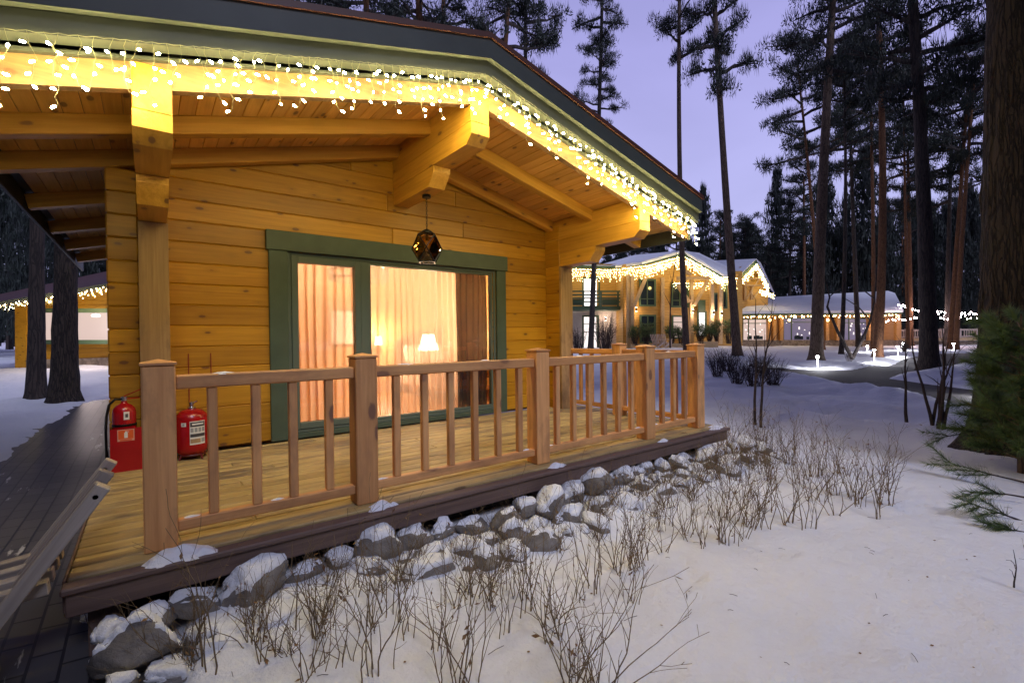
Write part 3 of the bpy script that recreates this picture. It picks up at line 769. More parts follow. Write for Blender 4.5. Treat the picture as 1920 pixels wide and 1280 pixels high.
mb = MB(); mb.lathe([(.012, 2.284), (.02, 2.26), (.032, 2.21), (.03, 2.18), (.016, 2.16), (.002, 2.155)], pc, 16); mb.build('bulb', plain('unlit_bulb_glass', (.55, .45, .35), .08), s_, True)

# ------------------------------------------------------------------ fire extinguishers
def decal(mb, cx, cy, r, a0, a1, z0, z1, mat, lift=.0015, n=8):
    vs = []
    for i in range(n+1):
        a = a0+(a1-a0)*i/n; d = Vector((math.cos(a), math.sin(a), 0))*(r+lift); vs += [Vector((cx, cy, z0))+d, Vector((cx, cy, z1))+d]
    mb.add(vs, [(2*i, 2*i+2, 2*i+3, 2*i+1) for i in range(n)], mat)
t = thing('fire_extinguisher', 'tall red fire extinguisher with black hose standing in a red floor box', 'fire extinguisher', (-.165, 5.42, 0))
ex, ey = -.185, 5.43
mb = MB(); mb.lathe([(.06, .03), (.084, .035), (.084, .50), (.078, .535), (.055, .565), (.03, .578), (.02, .59), (.02, .60)], (ex, ey, 0), 32); cyl = mb.build('cylinder', M_red, t, True)
mb = MB(); mb.lathe([(.086, .385), (.087, .39), (.087, .402), (.086, .405)], (ex, ey, 0), 32); mb.build('band', M_black, cyl)
af = math.atan2(-ey, -ex)    # towards the viewer side of the porch
mb = MB(); decal(mb, ex, ey, .084, af-.05, af+.42, .445, .515, 0); decal(mb, ex, ey, .084, af+.08, af+.3, .465, .497, 1, .003); mb.build('label', [M_white, M_ink], cyl)
mb = MB(); mb.box((ex-.095, ey-.115, 0), (ex+.125, ey-.112, .375), .001); mb.box((ex-.095, ey-.111, 0), (ex-.092, ey+.09, .375), .001); mb.box((ex+.122, ey-.111, 0), (ex+.125, ey+.09, .375), .001)
mb.box((ex-.091, ey-.111, 0), (ex+.121, ey+.09, .004), .001); bx = mb.build('floor_box', M_red, t)
mb = MB(); yy = ey-.1165
def flat(mb, x0, x1, z0, z1, y, mat): mb.add([(x0, y, z0), (x1, y, z0), (x1, y, z1), (x0, y, z1)], [(0, 1, 2, 3)], mat)
sx = ex-.045
flat(mb, sx, sx+.115, .265, .365, yy, 0); flat(mb, sx+.006, sx+.109, .283, .359, yy-.001, 1); flat(mb, sx+.016, sx+.099, .268, .279, yy-.001, 1)
flat(mb, sx+.046, sx+.070, .292, .338, yy-.002, 2); flat(mb, sx+.052, sx+.064, .338, .350, yy-.002, 2); flat(mb, sx+.064, sx+.078, .342, .347, yy-.002, 2)
mb.build('sign', [M_pinkb, M_orange, M_white], bx)
mb = MB(); mb.lathe([(.018, .60), (.022, .605), (.022, .64), (.014, .645)], (ex, ey, 0), 12); v_ = mb.build('valve', M_chrome, t)
mb = MB(); mb.bar((ex, ey, .645), (ex+.12, ey-.02, .70), .022, .008); mb.bar((ex+.005, ey, .62), (ex+.11, ey-.02, .625), .02, .008); mb.build('handle', M_red, v_)
mb = MB(); mb.tube([(ex-.02, ey-.02, .62), (ex-.06, ey-.03, .625), (ex-.10, ey-.04, .58), (ex-.118, ey-.05, .48), (ex-.124, ey-.055, .35), (ex-.122, ey-.055, .2), (ex-.118, ey-.05, .08)], [.010]*6+[.015], 8); mb.build('hose', M_black, t, True)
t = thing('fire_extinguisher', 'squat domed red extinguisher with a large white label behind the first railing post', 'fire extinguisher', (.33, 5.40, 0))
ex, ey, er = .315, 5.50, .135
mb = MB(); mb.lathe([(.07, .052), (.115, .055), (er-.004, .085), (er, .12), (er, .385), (er-.012, .425), (.085, .463), (.03, .478)], (ex, ey, 0), 40); cyl = mb.build('cylinder', M_red, t, True)
mb = MB(); a1 = af+.12; decal(mb, ex, ey, er, a1-.34, a1+.62, .15, .37, 0)
decal(mb, ex, ey, er, a1-.31, a1+.59, .318, .362, 1, .003); decal(mb, ex, ey, er, a1-.2, a1+.5, .335, .350, 0, .004)
for k in range(4): decal(mb, ex, ey, er, a1-.29+.23*k, a1-.12+.23*k, .268, .308, 2, .003)
decal(mb, ex, ey, er, a1-.31, a1+.59, .222, .252, 1, .003); decal(mb, ex, ey, er, a1-.31, a1+.30, .165, .205, 3, .003); decal(mb, ex, ey, er, a1+.34, a1+.58, .168, .206, 2, .003)
decal(mb, ex, ey, er, a1-.86, a1-.55, .325, .36, 0); decal(mb, ex, ey, er, a1-.78, a1-.64, .333, .352, 2, .003)
mb.build('label', [M_white, M_ink, plain('grey_print', (.30, .32, .33), .5), plain('ochre_print', (.36, .24, .13), .5)], cyl)
mb = MB(); mb.tube([(ex+.105*math.cos(a), ey+.105*math.sin(a), .045) for a in np.linspace(0, 2*math.pi, 25)], .009, 6, cap=False)
for k in range(4):
    a = k*1.571+.6; mb.tube([(ex+.105*math.cos(a), ey+.105*math.sin(a), .06), (ex+.13*math.cos(a), ey+.13*math.sin(a), .004)], .008, 6)
mb.build('foot_ring', plain('dark_red_steel', (.14, .01, .012), .4), t)
mb = MB(); mb.lathe([(.03, .478), (.034, .482), (.034, .492), (.018, .496), (.016, .515), (.024, .52), (.022, .54), (.006, .548)], (ex, ey, 0), 14); mb.tube([(ex, ey, .525), (ex+.045, ey-.02, .548)], .008, 7); mb.build('valve', M_chrome, t)
t = thing('alarm_cable', 'pair of thin red cables clipped to the log wall above the squat extinguisher', 'cable', (.38, 5.74, .6))
for i, x in enumerate((.31, .50)):
    mb = MB(); mb.tube([(x, 5.741, .45 if i == 0 else .40), (x, 5.741, 1.0)], .005, 6); mb.build('cable', plain('red_cable', (.25, .03, .015), .5), t)

# ------------------------------------------------------------------ slatted lounge chair
t = thing('slatted_chair', 'grey wooden chair of long interleaved slats with a steep back beside the deck corner', 'chair', (-.6, 3.3, -.42))
A_ = P(207, 914, 2.2); d_ = Vector((-.37, 0, -.53)).normalized(); up = Vector((-d_.z, 0, d_.x)); up = up if up.x < 0 else -up
for k in range(5):
    st = .0 if k % 2 == 0 else .03
    c = A_+Y*(.145*k)+d_*st
    mb = MB(); mb.cbox(c+d_*.55+up*.027, d_, Y, up, 1.10, .060, .058, .004); mb.build('back_slat', M_grey, t)
for k in range(4):
    c = Vector((A_.x-.22, A_.y+.0725+.145*k, .085)); f = Vector((-1, 0, -.10)).normalized()
    mb = MB(); mb.cbox(c+f*.42-Z*.045, f, Y, Vector((-.10, 0, 1)).normalized(), .84, .060, .060, .004); mb.build('seat_slat', M_grey, t)
for q in (A_+d_*.05+up*.027, A_+d_*.05+up*.027+Y*.58):
    mb = MB(); mb.tube([q-Y*.030, q-Y*.018], .011, 10); mb.build('bolt', M_chrome, t)
mb = MB(); mb.tube([A_+d_*.05+up*.027-Y*.016, A_+d_*.05+up*.027+Y*.62], .005, 8); mb.build('rod', M_chrome, t)
for yy in (A_.y+.0725, A_.y+.5075):
    mb = MB(); mb.bar((A_.x-.98, yy, .02), (A_.x-1.0, yy, -.44), .034, .09, up=X); mb.build('leg', M_grey, t)

# ------------------------------------------------------------------ stones along the deck
import bmesh
def ico(sub):
    bm = bmesh.new(); bmesh.ops.create_icosphere(bm, subdivisions=sub, radius=1); v = [x.co.copy() for x in bm.verts]; f = [tuple(y.index for y in x.verts) for x in bm.faces]; bm.free(); return v, f
ICO = ico(4)
def rock_meshes(seed, sx, sy, sz, cover):
    rr = random.Random(seed); planes = [(Vector((rr.gauss(0, 1), rr.gauss(0, 1), rr.gauss(0, .8))).normalized(), rr.uniform(.55, .85)) for _ in range(15)]
    vs = []
    for v in ICO[0]:
        p = v*1.0
        for n_, d in planes:
            e = p.dot(n_)-d
            if e > 0: p -= n_*e*.84
        p *= 1+.09*noise.fractal(v*2.3+Vector((seed, 0, 0)), .8, 2.2, 4)
        vs.append(Vector((p.x*sx, p.y*sy, p.z*sz)))
    mb = MB(); mb.add(vs, ICO[1]); me = mb.mesh('rock', M_rock, True)
    nm = [Vector(v.normal) for v in me.vertices]; hs = []
    for v, n_ in zip(vs, nm):
        k = (n_.z-.58+.20*noise.fractal(v*3.5+Vector((0, seed, 0)), .8, 2.2, 3)-cover)/.30
        hs.append(max(-.3, min(1, k)))
    keep = [f for f in ICO[1] if max(hs[i] for i in f) > -.2]
    if len(keep) < 20: return me, None
    used = sorted({i for f in keep for i in f}); ix = {a: b for b, a in enumerate(used)}
    cv = [vs[i]+nm[i]*(.030*hs[i] if hs[i] < 0 else .010*hs[i]**.6)+Vector((0, 0, 1))*(.024*max(0, hs[i])) for i in used]
    mb = MB(); mb.add(cv, [tuple(ix[i] for i in f) for f in keep]); return me, mb.mesh('snow_cap', M_snow, True)
rr = random.Random(11)
rr = random.Random(11)
rows = {'lower front': [], 'middle': [], 'upper back': []}
for row, y0, x, smin, smax, z0 in (('lower front', 2.69, -.20, .07, .15, -.43), ('middle', 2.83, -.22, .08, .18, -.37), ('upper back', 2.97, -.24, .09, .17, -.29)):
    while x < 6.1:
        s_ = smin+(smax-smin)*rr.random()**1.6; x += s_*.85
        rows[row].append((x, y0+rr.uniform(-.06, .05)+.05*math.sin(x*2.1), s_, z0+s_*rr.uniform(.05, .42))); x += s_*rr.uniform(.62, 1.25)
for row, lst in rows.items():
    for i, (x, y, s_, z) in enumerate(lst):
        me, cap = rock_meshes(i*3.1+len(row)*7, s_*rr.uniform(.95, 1.45), s_*rr.uniform(.75, 1.05), s_*rr.uniform(.5, .8), rr.uniform(-.12, .34))
        o = bpy.data.objects.new('rock', me); C.objects.link(o); o.location = (x, y, z); o.rotation_euler = (rr.uniform(-.3, .3), rr.uniform(-.3, .3), rr.uniform(-.5, .5))
        tag(o, '%s stone from the chair end in the %s row under the deck edge' % (ORD[i], row), 'stone', 'stones piled along the deck edge')
        if cap: c = bpy.data.objects.new('snow_cap', cap); C.objects.link(c); c.parent = o

# ------------------------------------------------------------------ bare shrubs in the snow
def twig_proto(seed, stems, h, spread, leaves, thick=.0036, name='bare_shrub', m=None):
    rr = random.Random(seed); mb = MB()
    def grow(p, d, ln, r, lvl):
        k = max(3, int(ln/.05)); path = [p.copy()]; rads = [r]; q = p.copy(); dd = d.copy()
        for i in range(k):
            dd = (dd+Vector((rr.gauss(0, .13), rr.gauss(0, .13), rr.gauss(.03, .08)))).normalized(); q = q+dd*(ln/k); path.append(q.copy()); rads.append(max(.0009, r*(1-.75*(i+1)/k)))
            if lvl < 2 and i > 0 and rr.random() < (.36 if lvl == 0 else .25):
                sd = (dd*.75+Vector((rr.gauss(0, .6), rr.gauss(0, .6), rr.uniform(-.1, .5)))).normalized(); grow(q, sd, ln*rr.uniform(.22, .48)*(1-.4*i/k), rads[-1]*.75, lvl+1)
            if rr.random() < leaves:
                s = rr.uniform(.010, .022); a = Vector((rr.gauss(0, 1), rr.gauss(0, 1), rr.gauss(-.6, .6))).normalized(); b = a.cross(dd).normalized()
                mb.add([q, q+a*s+b*s*.4, q+a*s*2, q+a*s-b*s*.4], [(0, 1, 2, 3)], 1)
        mb.tube(path, rads, 5 if lvl == 0 else 4, 0, cap=False)
    for i in range(stems):
        a = rr.uniform(0, 6.28); t = rr.uniform(.05, spread)
        grow(Vector((rr.gauss(0, .035), rr.gauss(0, .035), -.03)), Vector((math.cos(a)*t, math.sin(a)*t, 1)).normalized(), h*rr.uniform(.6, 1.15), thick*rr.uniform(.7, 1.2), 0)
    return mb.mesh(name, m or [M_twig, M_dry])
TW = [twig_proto(i, [4, 5, 6, 7, 4, 8, 5, 6][i], [.42, .54, .62, .48, .70, .5, .40, .58][i], [.4, .45, .3, .5, .25, .4, .7, .35][i], [.02, .06, .03, .1, .02, .04, .02, .05][i]) for i in range(8)]
def on_ground_px(x, y, z=-.44):
    d = _F + _R*((x-960)/FOC) - _U*((y-640)/FOC); t = (z-O.z)/d.z; return O+d*t
rr = random.Random(21)
spots = []
for x, y in ((215, 1240), (300, 1262), (395, 1275), (480, 1262), (560, 1268), (640, 1272), (712, 1282), (505, 1215), (590, 1225), (670, 1205), (745, 1195), (815, 1210), (870, 1265), (955, 1195), (1040, 1185), (1108, 1275), (1060, 1300), (1000, 1140), (905, 1150), (830, 1150),
             (1080, 1110), (1150, 1130), (1190, 1075), (960, 1100), (1240, 1030), (1300, 1020), (1330, 1010), (1255, 980), (1375, 1000), (1400, 985), (1440, 985), (1465, 960), (1500, 990), (1530, 985), (1550, 960), (1590, 955), (1620, 950), (1655, 965), (1640, 920),
             (1430, 930), (1480, 920), (1510, 905), (1395, 940), (1350, 960), (1415, 890), (1450, 880), (1540, 920), (1575, 900), (1380, 870), (1400, 850), (1435, 850), (1470, 850), (1350, 905), (1210, 1050), (1120, 1060), (760, 1140), (700, 1160), (1510, 860), (1545, 880)):
    for k in range(2 if rr.random() < .75 else 1): spots.append((x+rr.uniform(-34, 34), y+rr.uniform(-24, 14)))
for i, (x, y) in enumerate(spots):
    p = on_ground_px(x, y); o = bpy.data.objects.new('bare_shrub', TW[i % 8]); C.objects.link(o)
    place(o, (p.x, p.y, ground(p.x, p.y)), rr.uniform(0, 6.28), rr.uniform(.75, 1.15))
    tag(o, 'low bare brown twig shrub poking through the snow in front of the stone row', 'shrub', 'bare shrubs in the snow before the stones')
TG = [twig_proto(40+i, 18, .40, 1.15, .05, .0032) for i in range(4)]
for i in range(50):
    x = -.1+6.3*(i/50)**.8+rr.uniform(-.08, .08); y = (2.58, 2.70, 2.80)[i % 3]+rr.uniform(-.1, .1); o = bpy.data.objects.new('dry_tuft', TG[i % 4]); C.objects.link(o)
    s = rr.uniform(.7, 1.05)*(.95 if x > 2.6 else .75); place(o, (x, y, ground(x, y)), rr.uniform(0, 6.28), s)
    tag(o, 'dense tuft of fine dry brown twigs sprouting between the snowy stones', 'shrub', 'dry twig tufts among the stones')
big = twig_proto(77, 3, .50, 1.0, .02, .0055, 'bare_shrub'); p = on_ground_px(1105, 1300); o = bpy.data.objects.new('bare_shrub', big); C.objects.link(o); place(o, (p.x, p.y, ground(p.x, p.y)), 1.2)
tag(o, 'large forked bare shrub with curved thick stems nearest the camera in the snow', 'shrub')

rr = random.Random(55); mb = MB()
for i in range(420):
    x = rr.uniform(-.2, 8.5); y = rr.uniform(.2, 6.5)
    if 2.9 < y and x < 5.9 or (x < .4 and y < 2.4): continue
    z = ground(x, y)+.004; a = rr.uniform(0, 6.28); l = rr.choice((.012, .02, .02, .03, .05, .09)); d = Vector((math.cos(a), math.sin(a), rr.uniform(-.05, .25))); q = Vector((x, y, z))
    if l < .03: sd = Vector((-d.y, d.x, .2))*l*.35; mb.add([q, q+d*l*.5+sd, q+d*l, q+d*l*.5-sd], [(0, 1, 2, 3)], 1)
    else: mb.tube([q, q+d*l*.5+Vector((0, 0, .004)), q+d*l], .0014, 4, 0)
tag(mb.build('forest_litter', [M_twigd, M_dry]), 'scattered needles, bark flecks and twigs lying on the snow', 'litter', kind='stuff')

def sapling(label, bx, by, d, h, n, r, seed, spread=.05, cat='sapling'):
    p = P(bx, by, d); rr = random.Random(seed); z0 = ground(p.x, p.y); mb = MB()
    for i in range(n):
        a = rr.uniform(0, 6.28); q = Vector((rr.gauss(0, .03*n), rr.gauss(0, .03*n), -.05)); dd = Vector((math.cos(a)*spread, math.sin(a)*spread, 1)).normalized(); path = [q.copy()]; rads = [r]; H_ = h*rr.uniform(.75, 1.1)
        for k in range(14):
            dd = (dd+Vector((rr.gauss(0, .05), rr.gauss(0, .05), .03))).normalized(); q = q+dd*H_/14; path.append(q.copy()); rads.append(r*(1-.8*(k+1)/14))
            if k > 3 and rr.random() < .5:
                s = (dd+Vector((rr.gauss(0, .5), rr.gauss(0, .5), .1))).normalized(); e = q+s*H_*rr.uniform(.1, .25); mb.tube([q, (q+e)/2+Vector((0, 0, .02)), e], [rads[-1]*.6, rads[-1]*.4, .0015], 4)
        mb.tube(path, rads, 6)
    o = mb.build('sapling', M_twigd); o.location = (p.x, p.y, z0); tag(o, label, cat)
sapling('thin straight dark sapling, the left one of two beyond the deck corner', 1410, 788, 8.4, 2.7, 1, .026, 1)
sapling('thin slightly curved dark sapling, the right one of two beyond the deck corner', 1428, 800, 8.2, 2.75, 1, .026, 4)
sapling('clump of dark upright saplings standing alone in the snow before the big trunk', 1722, 795, 8.0, 1.75, 7, .028, 6, .16, 'sapling clump')
sapling('slim bare young tree with rising branches in front of the lodge chairs', 1257, 652, 36, 7.2, 1, .07, 9)

# ------------------------------------------------------------------ trees
def needle_tuft(mb, c, rad_, n, ln, wd, rr, flat=.55, mat=1):
    vs = []; fs = []; rn = []
    tone = min(1, max(0, rr.gauss(.45, .22)))
    for i in range(n):
        v = Vector((rr.gauss(0, 1), rr.gauss(0, 1), rr.gauss(0, 1))); v.normalize(); v *= rr.random()**.45
        p = c+Vector((v.x*rad_, v.y*rad_, v.z*rad_*flat)); d = (v*.9+Vector((rr.gauss(0, .6), rr.gauss(0, .6), rr.gauss(.25, .5)))).normalized(); s = d.orthogonal().normalized(); s.rotate(Matrix.Rotation(rr.uniform(0, 6.28), 3, d))
        k = len(vs); vs += [p-s*wd*.5, p+s*wd*.5, p+d*ln]; fs.append((k, k+1, k+2)); rn += [min(1, max(0, tone+rr.gauss(0, .15)))]*3
    b = len(mb.v); mb.add(vs, fs, mat, vs, .5); mb.rn[b:] = rn
def pine_crown(seed, nb=16, clumps=4, tn=52, shape='round'):
    """unit crown: z 0..1 along the trunk, radius about 1; units are scaled by (r,r,h)."""
    rr = random.Random(seed); mb = MB(); az = rr.uniform(0, 6.28)
    for i in range(nb):
        t = (i+.3)/nb; az += 2.4+rr.uniform(-.5, .5)
        L = (1.0-.75*t**1.7)*rr.uniform(.55, 1.1)*(.55+.45*min(1, t*4) if shape == 'round' else 1)
        d = Vector((math.cos(az), math.sin(az), 0)); rise = rr.uniform(-.05, .10)+.08*t; q = Vector((0, 0, t)); path = [q.copy()]; side = Vector((-d.y, d.x, 0))*rr.uniform(-.25, .25)
        for k in range(1, 6):
            f = k/5; path.append(Vector((0, 0, t))+d*L*f+side*L*f*f+Vector((0, 0, rise*(f**1.4)+rr.gauss(0, .006))))
        mb.tube(path, [.017*(1-.6*t), .014, .011, .008, .006, .004], 5, 0, cap=False)
        for k in range(clumps):
            f = rr.uniform(.45, 1.05); c = path[0].lerp(path[5], f)+side*L*(f*f-f)+Vector((rr.gauss(0, .11), rr.gauss(0, .11), rr.uniform(-.01, .035)))
            mb.tube([path[0].lerp(path[5], max(.2, f-.25))+side*L*((f-.25)**2-(f-.25)), c], [.006, .003], 3, 0, cap=False); needle_tuft(mb, c, rr.uniform(.10, .24), int(tn*1.9), rr.uniform(.045, .075), .0125, rr, .20)
    return mb.mesh('crown', [M_barkdark, M_needle])
CROWN = [pine_crown(i+3, [18, 22, 16, 25, 20, 28][i], [5, 4, 5, 4, 5, 4][i], [52, 50, 56, 50, 50, 54][i], 'round' if i % 2 else 'open') for i in range(6)]
def crown_object(mesh, c0, c1, r, rot, parent, name='crown'):
    """crown mesh set along the trunk from c0 to c1."""
    o = bpy.data.objects.new(name, mesh); C.objects.link(o); ax_ = (c1-c0); h = ax_.length
    q = ax_.to_track_quat('Z', 'Y').to_matrix().to_4x4() @ Matrix.Rotation(rot, 4, 'Z') @ Matrix.Diagonal((r, r, h, 1)); q.translation = c0
    o.matrix_world = q; o.parent = parent
    o.matrix_parent_inverse = Matrix.Translation(parent.location).inverted(); return o
def trunk_mesh(path, r0, r1, n, mat, seed, flare=1.35, ridge=0):
    mb = MB(); k = len(path); vs = []; fs = []; base_ = path[0]
    for i, p in enumerate(path):
        t = i/(k-1); r = r0+(r1-r0)*t**.8
        zz = (p-base_).length; r *= 1+(flare-1)*math.exp(-zz/ .35)
        for j in range(n):
            a = 2*math.pi*j/n; q = 1+.05*noise.noise((math.cos(a)*1.5+seed, math.sin(a)*1.5, zz*.6))
            if ridge: q += ridge*(abs(noise.noise((math.cos(a)*5+seed, math.sin(a)*5, zz*1.6)))-.25)+ridge*.5*noise.noise((a*9+seed, zz*5, 1))
            vs.append(p-base_+Vector((math.cos(a)*r*q, math.sin(a)*r*q, 0)))
    for i in range(k-1):
        for j in range(n): fs.append((i*n+j, i*n+(j+1) % n, (i+1)*n+(j+1) % n, (i+1)*n+j))
    mb.add(vs, fs, 0, vs); return mb.mesh('trunk', mat, True)
def bend(a, b, c, n):  # path through a,b,c
    out = []
    for i in range(n+1):
        t = i/n; out.append(a*(1-t)*(1-2*t)+b*4*t*(1-t)+c*t*(2*t-1))
    return out
def pine(label, base_px, d, mid_px, top_px, r, mat, crowns, seed, group=None, name='pine_tree', n=12, ridge=0, dz=0):
    a = P(*base_px, d); a.z = ground(a.x, a.y)-.06; m = P(*mid_px, d); c = P(*top_px, d)
    # parametrise so that mid is the halfway point
    mm = m if mid_px != base_px else (a+c)/2
    path = bend(a, mm, c, 22)
    path = [a]+[a+(path[1]-a)*f for f in (.12, .3, .6)]+path[1:]
    t = thing(name, label, 'tree', a, group)
    o = bpy.data.objects.new('trunk', trunk_mesh(path, r, r*.42, n, mat, seed, ridge=ridge)); C.objects.link(o); o.parent = t
    for k, (y0, y1, hw, ci) in enumerate(crowns):
        def at(y):
            best = min(range(len(path)-1), key=lambda i: abs((path[i]-O).dot(_U)/((path[i]-O).dot(_F))*-FOC+640-y)); return path[best]
        f0 = a+(c-a)*0; c0 = at(y0); c1 = at(y1) if y1 > top_px[1] else c+Z*((top_px[1]-y1)*d/FOC)
        crown_object(CROWN[ci], c0, c1, .9*hw*d/FOC, seed*1.7+k*2.2, t)
    return t
def mid(b, t): return ((b[0]+t[0])/2, (b[1]+t[1])/2)
PT = [
 ('tall dark pine seen through the porch, trunk in front of the lodge balcony', (1107, 657), 30, (1121, 290), (1131, -90), .21, M_barkdark, [(222, 95, 62, 0), (75, -130, 72, 1)]),
 ('slim pine whose straight trunk crosses the lodge gable peak', (1288, 655), 30, (1274, 290), (1276, -100), .22, M_bark, [(120, -130, 82, 2)]),
 ('slim bare pine leaning slightly left, in the open snow right of the lodge gable', (1383, 668), 26, (1356, 285), (1334, -100), .26, M_bark, [(165, -150, 84, 3)]),
 ('slender orange barked pine leaning left with flat open branches', (1543, 650), 36, (1523, 395), (1495, 120), .17, M_barkred, [(300, 80, 92, 4)]),
 ('thick grey pine by the first path light, left edge of the road', (1530, 676), 24.5, (1545, 300), (1567, -90), .34, M_bark, [(150, -150, 105, 5)]),
 ('thin straight pine just right of the thick grey roadside pine', (1577, 664), 29, (1585, 420), (1583, 150), .15, M_barkdark, [(270, 110, 66, 0)]),
 ('tall reddish pine with a second thinner trunk close beside it', (1645, 668), 27, (1655, 330), (1641, -90), .27, M_barkred, [(180, -140, 115, 3)]),
 ('thin orange pine close behind the tall reddish pine', (1637, 650), 36, (1637, 420), (1631, 130), .18, M_barkred, [(290, 60, 90, 1)]),
 ('very thick dark pine by the road in front of the terrace', (1742, 693), 19.7, (1730, 330), (1704, -110), .37, M_barkdark, [(210, -170, 125, 5)]),
 ('thin pale trunked pine between the reddish pine and the thick dark pine', (1703, 650), 40, (1698, 430), (1694, 170), .16, M_barkred, [(330, 120, 75, 4)]),
 ('leaning reddish pine, the left one of a pair beside the big foreground trunk', (1781, 655), 38, (1797, 420), (1816, 150), .22, M_barkred, [(330, 90, 85, 2)]),
 ('leaning reddish pine, the right one of a pair beside the big foreground trunk', (1792, 655), 37, (1806, 420), (1826, 150), .21, M_barkred, [(300, 60, 90, 0)]),
 ('slim pinkish trunk standing behind the string lights at the terrace', (1708, 650), 44, (1706, 500), (1702, 280), .25, M_barkred, [(400, 230, 70, 1)]),
 ('dark pine trunk behind the wing, left of the thin straight pine', (1610, 650), 42, (1600, 420), (1592, 150), .24, M_barkdark, [(330, 100, 80, 5)]),
 ('orange trunk rising behind the snowy low wing roof', (1508, 650), 58, (1508, 520), (1507, 330), .26, M_barkred, [(440, 280, 60, 3)]),
 ('grey pine trunk between the terrace railing and the thick dark pine', (1776, 652), 42, (1778, 500), (1784, 260), .27, M_barkdark, [(380, 170, 80, 4)]),
 ('reddish pine cut off by the cabin roof, above the icicle lights at left', (688, 640), 19, (688, 330), (686, -160), .23, M_barkred, [(60, -220, 150, 1)]),
 ('thick reddish pine trunk rising behind the middle of the cabin roof', (787, 640), 21, (787, 330), (785, -160), .30, M_barkred, [(75, -200, 130, 3)]),
 ('reddish pine trunk just left of the cabin ridge', (832, 640), 24, (832, 330), (831, -160), .22, M_barkred, [(95, -170, 100, 0)]),
 ('pine trunk leaning right behind the cabin ridge', (905, 640), 24, (930, 330), (966, -160), .22, M_barkred, [(120, -180, 105, 4)]),
 ('slim dark pine right of the cabin ridge with foliage pads', (989, 650), 26, (987, 330), (984, -120), .19, M_barkdark, [(140, -150, 98, 2)]),
 ('pine with dark open crown behind the left slope of the cabin roof', (560, 640), 24, (560, 330), (558, -160), .22, M_barkdark, [(45, -200, 130, 5)]),
]
for i, (lab, b, d, m, t_, r, mat, cr) in enumerate(PT): pine(lab, b, d, m, t_, r, mat, cr, i+1, 'tall pines around the lodge' if i < 16 else 'pines behind the cabin')
pine('dark narrow trunk, the left one of two pines beside the paved path', (68, 745), 11.2, (70, 400), (74, -150), .20, M_barkdark, [(-60, -400, 260, 3)], 41, n=24, ridge=.12)
pine('thick rough barked trunk, the right one of two pines beside the paved path', (120, 750), 10.8, (124, 400), (128, -150), .285, M_barkbig, [(-80, -420, 270, 1)], 42, n=40, ridge=.16)
pine('massive foreground pine trunk with deep bark and painted olive light at the right edge', (1902, 868), 6.2, (1899, 420), (1897, -400), .47, M_barkbig, [(-420, -1000, 420, 5)], 43, n=96, ridge=.14)

def spruce_mesh(seed, layers=17):
    rr = random.Random(seed); mb = MB()
    mb.tube([Vector((0, 0, 0)), Vector((0, 0, 1))], [.035, .004], 5, 0)
    for i in range(layers):
        t = .10+.89*(i/layers)**.93; L = ((1-t)**.8*1.15+.03)*rr.uniform(.75, 1.15); nb = rr.randint(5, 8); a0 = rr.uniform(0, 6.28)
        for k in range(nb):
            a = a0+k*6.28/nb+rr.uniform(-.35, .35); d = Vector((math.cos(a), math.sin(a), 0)); l = L*rr.uniform(.55, 1.15)
            for q in range(5):
                f = (q+.8)/5.2; c = Vector((0, 0, t))+d*l*f+Vector((0, 0, -.045*f*(1-t)+.02*f*f)); needle_tuft(mb, c, .05+.10*(1-t)*(1-f*.4), 9, .075, .022, rr, .07)
    return mb.mesh('crown', [M_barkdark, M_needle2])
SPR = [spruce_mesh(s) for s in (1, 2, 3)]
def far_tree(label, px_, base_y, top_y, d, hw, kind, seed, group, name='spruce_tree'):
    a = P(px_, base_y, d); c = P(px_, top_y, d); t = thing(name, label, 'tree', a, group)
    if kind == 's':
        crown_object(SPR[seed % 3], a, c, hw*d/FOC, seed*2.1, t)
    else:
        path = [a+(c-a)*(i/8)+Vector((math.sin(seed+i*.6)*.12, 0, 0)) for i in range(9)]
        o = bpy.data.objects.new('trunk', trunk_mesh(path, .24, .09, 8, M_barkdark if seed % 3 else M_barkred, seed)); C.objects.link(o); o.parent = t
        crown_object(CROWN[seed % 6], a+(c-a)*.52, c+(c-a)*.03, hw*d/FOC, seed*2.1, t)
far_tree('tall pointed spruce rising above the forest behind the low wing', 1456, 650, 312, 72, 48, 's', 1, None)
far_tree('small pointed spruce top left of the tall spruce', 1402, 650, 410, 78, 38, 's', 2, None)
far_tree('pale spruce top just right of the slim bare pine', 1362, 650, 400, 76, 40, 's', 0, None)
far_tree('bushy dark spruce behind the right end of the cabin roof', 1318, 650, 345, 66, 44, 's', 5, None)
far_tree('dense tall spruce behind the thin pines right of the road', 1620, 650, 270, 64, 70, 's', 4, None)
far_tree('broad dark spruce beside the leaning orange pine', 1545, 650, 300, 70, 62, 's', 7, None)
rr = random.Random(99)
for i in range(56):
    x = 1010+i*15.8+rr.uniform(-12, 12); d = rr.uniform(58, 88); hi = 420-max(0, x-1480)*.22 if x > 1480 else 440
    k = 's' if rr.random() < .5 else 'p'
    far_tree('dim forest tree standing in the dark wood behind the lodge and terrace', x, 648, hi+rr.uniform(-35, 55), d, rr.uniform(34, 55), k, i+11, 'forest trees behind the lodge', 'forest_tree')
for i in range(22):
    x = -260+i*24+rr.uniform(-10, 10); d = rr.uniform(34, 60)
    far_tree('dim tree in the dark wood behind the second cabin on the left', x, 655, rr.uniform(180, 330), d, rr.uniform(50, 90), 's' if i % 2 else 'p', i+5, 'forest trees left of the near cabin', 'forest_tree')
